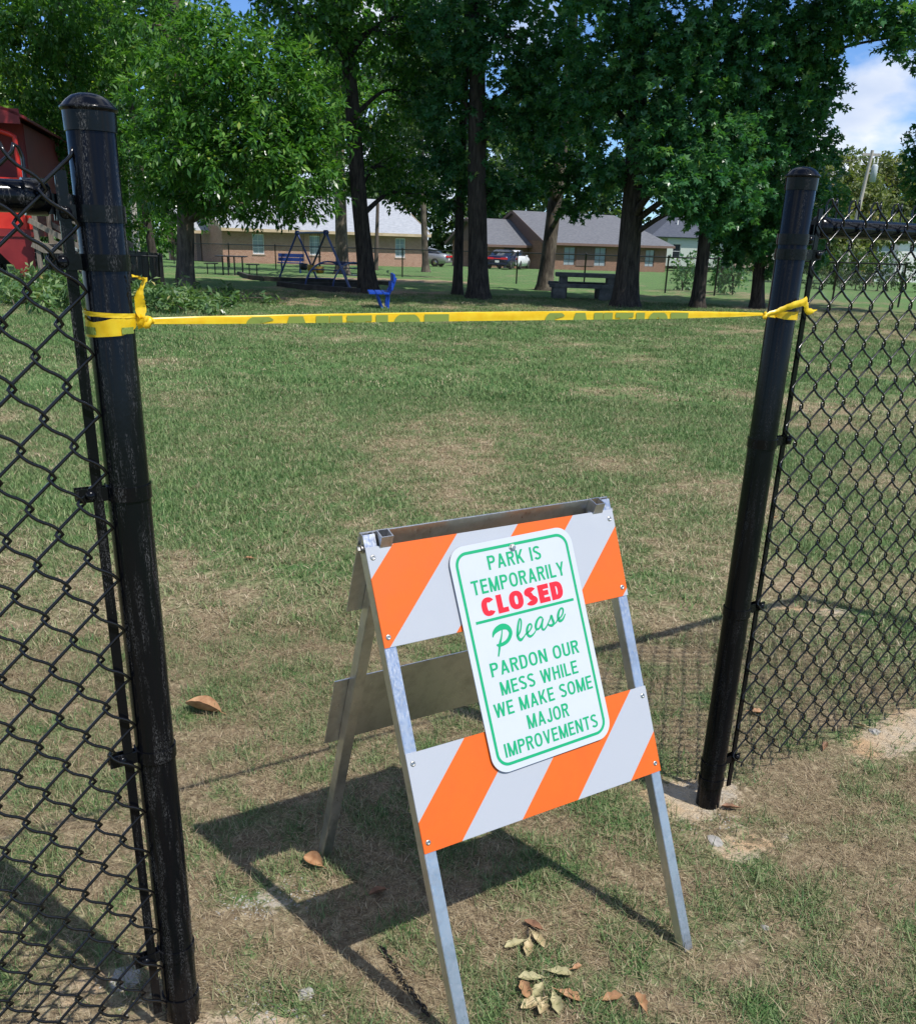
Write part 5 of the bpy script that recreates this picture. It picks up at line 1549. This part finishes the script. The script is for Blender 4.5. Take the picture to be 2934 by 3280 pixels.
# concrete picnic table
cp = gx_(1860, 958)
CT = thing('concrete_table', 'dark weathered concrete picnic table with bench beside the biggest trunk', 'table', tuple(cp), R(-3))
MB().box((.15, .35, .62), (1.75, .75, .10), None, .012).build('table_top', M['concrete'], CT)
for x in (-.5, .8): MB().box((x, .35, .27), (.22, .6, .60), None, .012).build('pedestal', M['concrete'], CT)
MB().box((-.02, -.42, .36), (1.75, .34, .10), None, .012).build('bench_seat', M['concrete'], CT)
for x in (-.62, .62): MB().box((x, -.42, .13), (.34, .26, .36), None, .012).build('bench_foot', M['concrete'], CT)
MB().box((-.02, 1.1, .36), (1.75, .34, .10), None, .012).build('bench_seat', M['concrete'], CT)
for x in (-.62, .62): MB().box((x, 1.1, .13), (.34, .26, .36), None, .012).build('bench_foot', M['concrete'], CT)
# mailbox by the house
mp = gx_(851, 841)
MX = thing('mailbox', 'grey mailbox on a wooden post in front of the pink house', 'mailbox', (mp[0], mp[1] + 1.5, float(gz(0, mp[1] + 1.5))))
MB().box((0, 0, .45), (.11, .11, .95)).build('post', M['timber'], MX)
mbx = MB(); pr_ = [(-.11, .0), (.11, .0), (.11, .14), (.075, .23), (0, .26), (-.075, .23), (-.11, .14)]
mbx.poly([(x, -.22, z + .92) for x, z in pr_], .46, (0, -1, 0)); mo = mbx.build('box', M['grey_paint'], MX)
MB().box((.12, -.05, 1.10), (.01, .03, .14)).build('flag', M['red_paint'], mo)
# air conditioner beside the pink house
ap = gx_(549, 826)
AC = thing('air_conditioner', 'grey air conditioner unit left of the pink brick house', 'air conditioner', (ap[0] - 1.2, 66.0, float(gz(0, 66.))), R(20))
MB().box((0, 0, .36), (.75, .75, .72), None, .03).build('casing', M['grey_paint'], AC)
for k in range(6): MB().box((0, -.378, .14 + .09 * k), (.66, .012, .03)).build('louvre', M['dark_metal'], AC)
MB().lathe([(.0001, .78), (.26, .77), (.28, .73), (.28, .72)], 18).build('fan_guard', M['dark_metal'], AC)

# ================================================================== POLES
def pole(label, pix, Y, r0, transformer=False, wood='pole_wood'):
    b = at(*pix[0], Y); z0 = float(gz(b[0], Y)); t = at(*pix[1], Y)
    lean = (t - b); base = b + lean * ((z0 - b[2]) / lean[2])
    o = thing('utility_pole', label, 'pole', tuple(base))
    tt_ = Vector(t - base)
    MB().tube([(0, 0, -.2), tuple(tt_ * .5), tuple(tt_)], [r0, r0 * .85, r0 * .7], 14).build('pole', M[wood], o)
    if transformer:
        c = tt_ * .84 + Vector((.31, -.05, 0))
        tr = MB().lathe([(.0001, -.42), (.15, -.40), (.16, .32), (.11, .40), (.0001, .42)], 18, tuple(c)).build('transformer', M['grey_paint'], o)
        for dx in (-.09, .09): MB().lathe([(.03, .44), (.045, .5), (.03, .56), (.045, .62), (.0001, .68)], 8, (c.x + dx, c.y, c.z)).build('bushing', M['trim_white'], tr)
        MB().beam(tt_ * .84, c, .05, .06).build('bracket', M['steel'], o)
        MB().beam(tt_ * .97 + Vector((-.45, 0, 0)), tt_ * .97 + Vector((.45, 0, 0)), .09, .11).build('crossarm', M['pole_wood'], o)
    return o
pole('tall pale utility pole with a grey transformer in front of sunlit trees', [(2738, 720), (2795, 480)], 52, .115, True)
pole('pale utility pole behind the slim dark tree, left of the pale oak', [(438, 800), (408, 430)], 44, .16)
pole('brown pole standing right of the leaning trunk near the house', [(1206, 800), (1210, 650)], 58, .13, wood='pole_dark')
def cable(label, a, b, sag):
    P = [Vector(a) * (1 - f) + Vector(b) * f - Vector((0, 0, sag * 4 * f * (1 - f))) for f in np.linspace(0, 1, 24)]
    tag(MB().tube(P, .014, 5).build('overhead_cable', M['dark_metal']), label, 'cable')
cable('thin overhead cable running left from the transformer pole behind the trees', at(2795, 505, 52), at(400, 470, 46), 1.0)

# ================================================================== CARS beyond the fence
def car(label, p, rz, paint, group=None):
    c = thing('parked_car', label, 'car', tuple(p), rz, group)
    # sections from the tail (y=0) to the nose (y=4.9): half widths and heights
    ys = [0, .12, .55, 1.1, 1.75, 2.6, 3.4, 3.9, 4.6, 4.9]
    w = [.80, .88, .93, .94, .95, .95, .94, .93, .86, .70]
    top = [.92, .99, 1.02, 1.04, 1.04, 1.02, .99, .95, .82, .70]
    bot = [.38, .30, .24, .22, .22, .22, .22, .24, .28, .36]
    vs = []; fs = []
    for y, ww, t_, b_ in zip(ys, w, top, bot):
        vs += [(-ww * .92, y, b_), (-ww, y, (b_ + t_) / 2 - .05), (-ww * .95, y, t_ - .08), (-ww * .80, y, t_), (ww * .80, y, t_), (ww * .95, y, t_ - .08), (ww, y, (b_ + t_) / 2 - .05), (ww * .92, y, b_)]
    n = 8
    for i in range(len(ys) - 1):
        for j in range(n): fs.append((i * n + j, (i + 1) * n + j, (i + 1) * n + (j + 1) % n, i * n + (j + 1) % n))
    fs += [tuple(range(n)), tuple(range((len(ys) - 1) * n, len(ys) * n))[::-1]]
    bd = MB().add(vs, fs, True).build('body', M[paint], c)
    # cabin: glass house and roof skin
    ys2 = [.62, 1.15, 1.9, 2.6, 3.45]; t2_ = [1.03, 1.30, 1.43, 1.40, 1.02]; w2 = [.74, .66, .63, .64, .76]
    vs = []; fs = []
    for y, t_, ww in zip(ys2, t2_, w2): vs += [(-.80, y, 1.00), (-ww, y, t_), (ww, y, t_), (.80, y, 1.00)]
    for i in range(4):
        for j in range(3): fs.append((i * 4 + j, (i + 1) * 4 + j, (i + 1) * 4 + j + 1, i * 4 + j + 1))
    MB().add(vs, fs, True).build('window_glass', M['glass_dark'], bd)
    rf_ = MB(); rf_.add([(-.66, 1.15, 1.312), (.66, 1.15, 1.312), (.63, 1.9, 1.444), (-.63, 1.9, 1.444), (.64, 2.65, 1.412), (-.64, 2.65, 1.412)], [(0, 1, 2, 3), (3, 2, 4, 5)], True)
    rf_.build('roof', M[paint], bd)
    for x in (-.84, .84):
        for y in (.95, 3.85):
            tw_ = MB().lathe([(.20, -.1), (.32, -.1), (.34, -.06), (.34, .06), (.32, .1), (.20, .1)], 20); wo = tw_.build('wheel', M['rubber'], c)
            wo.matrix_local = Matrix.Translation((x, y, .34)) @ Matrix.Rotation(R(90), 4, 'Y')
            MB().lathe([(.0001, -.07), (.20, -.085), (.205, .085), (.0001, .07)], 12).build('rim', M['steel'], wo)
    for s_ in (-1, 1): MB().box((s_ * .56, -.005, .80), (.52, .10, .15), None, .02).build('tail_lamp', M['tail_red'], c)
    MB().box((0, -.012, .80), (.60, .06, .07)).build('tail_strip', M['tail_red'], c)
    MB().box((0, -.015, .58), (.32, .03, .16)).build('number_plate', M['plate'], c)
    MB().box((0, .02, .42), (1.62, .14, .16), None, .03).build('bumper', M[paint], c)
    for s_ in (-1, 1): MB().box((s_ * .98, 2.75, 1.02), (.16, .10, .12), None, .02).build('mirror', M[paint], c)
    return c
def car_at(px, Y):
    a = at(px, 840, Y); return (a[0], Y, float(gz(a[0], Y)))
car('dark blue sedan with red tail lights parked before the brown house', car_at(1592, 78), R(-16), 'car_blue')
car('white sedan parked just right of the dark blue one', car_at(1624, 80.5), R(-16), 'car_white')
car('silver car mostly hidden behind the two middle trunks', car_at(1438, 82), R(75), 'car_silver')

# ================================================================== LITTER ON THE GROUND NEAR THE GATE
def leaf_shape(l, w, curl, lobes, seed):
    r = np.random.default_rng(seed); n = 12; mb = MB(); vs = []
    for i in range(n + 1):
        f = i / n
        hw_ = w / 2 * math.sin(PI * min(f * .96 + .02, 1)) ** .8 * (.55 + .65 * f if lobes else 1) * (1 + (.16 * math.sin(f * 19) if lobes else 0))
        for j in range(5):
            g = (j - 2) / 2
            z = curl * (g * g) * hw_ * 1.6 + curl * .35 * l * (f - .45) ** 2 + r.normal(0, .0006)
            vs.append((g * hw_, f * l - l / 2, z + .002))
    fs = [(i * 5 + j, i * 5 + j + 1, (i + 1) * 5 + j + 1, (i + 1) * 5 + j) for i in range(n) for j in range(4)]
    mb.add(vs, fs, True)
    mb.add([(p[0], p[1], p[2] - .0007) for p in vs], [f[::-1] for f in fs], True)
    bl = mb
    st = MB().tube([(0, -l / 2 - l * .18, .004), (0, -l / 2 + .004, .003 + curl * .07 * l)], .0011, 5)
    return bl, st
def dead_leaf(label, px, py, l, w, curl, ang, m, seed, lobes=False, tilt=(0, 0), group='dead leaves on the ground in the gateway', lift=.006):
    p = gp(px, py)
    o = thing('dead_leaf', label, 'leaf', (p[0], p[1], gh(p[0], p[1]) + lift), ang, group)
    o.rotation_euler = (R(tilt[0]), R(tilt[1]), ang)
    b, s = leaf_shape(l, w, curl, lobes, seed)
    b.build('blade', M[m], o); s.build('stalk', M[m], o)
    return o
dead_leaf('large curled orange-brown leaf on the ground right of the left post', 650, 2285, .118, .066, .7, R(84), 'dead_orange', 1, False, (8, 10), lift=.014)
dead_leaf('curled orange leaf at the foot of the barricade rear leg', 1005, 2775, .055, .036, .8, R(60), 'dead_orange', 2, False, (10, -20), lift=.012)
dead_leaf('dark shrivelled leaf inside the barricade shadow', 1212, 2868, .045, .024, .6, R(120), 'dead_brown', 3, False, (0, 15))
dead_leaf('brown leaf lying just above the sprig of tan leaves', 1708, 2972, .05, .02, .5, R(55), 'dead_brown', 4)
k = 10
for (px, py, a_, l_, m_, lb) in [(1650, 3035, 110, .050, 'dead_olive', 'olive dead leaf pointing left in the upper sprig below the sign'), (1690, 3045, 172, .052, 'dead_tan', 'tan dead leaf pointing down in the upper sprig'), (1722, 3020, 215, .050, 'dead_tan', 'tan dead leaf pointing right in the upper sprig'),
                             (1790, 3128, 262, .055, 'dead_olive', 'olive leaf lying right of the lower sprig'), (1700, 3145, 95, .055, 'dead_olive', 'olive leaf at the top left of the lower sprig'), (1688, 3190, 20, .055, 'dead_orange', 'orange leaf in the middle of the lower sprig'),
                             (1722, 3185, 150, .05, 'dead_olive', 'olive folded leaf overlapping the orange one in the lower sprig'), (1703, 3228, 120, .055, 'dead_tan', 'tan leaf at the lower left of the lower sprig'), (1738, 3242, 160, .05, 'dead_tan', 'tan leaf pointing down in the lower sprig'),
                             (1780, 3225, 190, .055, 'dead_olive', 'olive leaf pointing down at the right of the lower sprig'), (1820, 3202, 250, .055, 'dead_orange', 'orange leaf at the right end of the lower sprig'), (1845, 3110, 300, .03, 'dead_orange', 'small orange leaf above the lower sprig'),
                             (1955, 3208, 275, .05, 'dead_orange', 'smooth pale orange leaf right of the lower sprig'), (2052, 3225, 10, .055, 'dead_orange', 'narrow orange leaf furthest right along the bottom'), (1662, 2800, 200, .022, 'dead_orange', 'tiny orange leaf in the sun behind the barricade leg'),
                             (2420, 2290, 280, .06, 'dead_orange', 'orange leaf behind the right fence near its post'), (2760, 2335, 60, .05, 'dead_tan', 'pale tan leaf under the right fence wire'), (2640, 2400, 330, .04, 'dead_brown', 'red-brown leaf against the right fence bottom'),
                             (2340, 2595, 80, .05, 'dead_brown', 'dark brown leaf at the foot of the right post'), (1430, 2470, 40, .03, 'dead_tan', 'pale leaf behind the lower striped board'), (800, 1790, 90, .05, 'dead_orange', 'small tan leaf out on the lawn left of the barricade'), (2480, 1660, 120, .05, 'dead_orange', 'orange leaf on the lawn behind the right fence')]:
    k += 1
    dead_leaf(lb, px, py, l_, l_ * .46, .45, R(a_), m_, k, True, (random.uniform(-14, 14), random.uniform(-16, 16)), lift=.008)
# sprig stems
for lb, pix in (('thin dry twig carrying the upper sprig of leaves', [(1690, 2985), (1690, 3010), (1688, 3040)]), ('thin dry twig carrying the lower sprig of leaves', [(1740, 3120), (1735, 3160), (1745, 3215)]), ('pale curved twig on the lawn left of the barricade', [(815, 1965), (838, 1945), (845, 1922)])):
    P = [Vector(gp(*p)) + Vector((0, 0, .008)) for p in pix]
    tag(MB().tube(resample([tuple(p) for p in P], 8), np.linspace(.0022, .0012, 8).tolist(), 5).build('twig', M['bark_grey']), lb, 'twig')
# stones: a few bigger ones by the posts as things, gravel chips as stuff
def rock(label, px, py, d, seed):
    r = np.random.default_rng(seed); bm = bmesh.new(); bmesh.ops.create_icosphere(bm, subdivisions=2, radius=1)
    for v in bm.verts: v.co = Vector((v.co.x * d[0], v.co.y * d[1], v.co.z * d[2])) * (1 + r.normal(0, .10))
    me = bpy.data.meshes.new('stone'); bm.to_mesh(me); bm.free()
    o = link_mesh('stone', me, M['stone']); p = gp(px, py); o.location = (p[0], p[1], gh(p[0], p[1]) - d[2] * .15); o.rotation_euler.z = r.uniform(0, 6)
    return tag(o, label, 'stone')
rock('flat pale lump of concrete at the foot of the left post', 405, 3130, (.040, .034, .010), 1)
rock('pale broken concrete lump in front of the right post', 2290, 2690, (.026, .020, .008), 2)
rock('grey stone chip under the right fence', 2800, 2345, (.022, .018, .012), 3)
rock('small grey pebble in the bare ground right of the barricade', 2450, 2970, (.011, .009, .008), 4)
rock('pale chip near the bottom left beside the left post', 980, 3185, (.022, .018, .008), 5)
gr = np.random.default_rng(4); mb = MB()
for (px, py, sx, sy, n) in ((800, 2900, 110, 40, 170), (960, 2860, 60, 50, 60), (800, 3190, 110, 60, 80), (400, 3150, 90, 60, 60), (2290, 2640, 90, 50, 90), (2180, 2520, 50, 40, 40), (920, 3240, 80, 30, 40)):
    for i in range(n):
        p = gp(px + gr.normal(0, sx * .6), py + gr.normal(0, sy * .6)); s_ = gr.uniform(.0010, .0036)
        vs = [(p[0] + gr.normal(0, s_), p[1] + gr.normal(0, s_), gh(p[0], p[1]) + gr.uniform(-.2, .9) * s_) for _ in range(6)]
        a = gr.uniform(0, 6)
        vs = [(p[0] + s_ * math.cos(a + j * 1.571) * gr.uniform(.6, 1.3), p[1] + s_ * math.sin(a + j * 1.571) * gr.uniform(.6, 1.3), gh(p[0], p[1])) for j in range(4)]
        top = (p[0], p[1], vs[0][2] + s_ * .7)
        mb.add(vs + [top], [(0, 1, 4), (1, 2, 4), (2, 3, 4), (3, 0, 4)])
tag(mb.build('gravel', M['stone']), 'scattered pale gravel chips around the gate posts', 'gravel', kind='stuff')
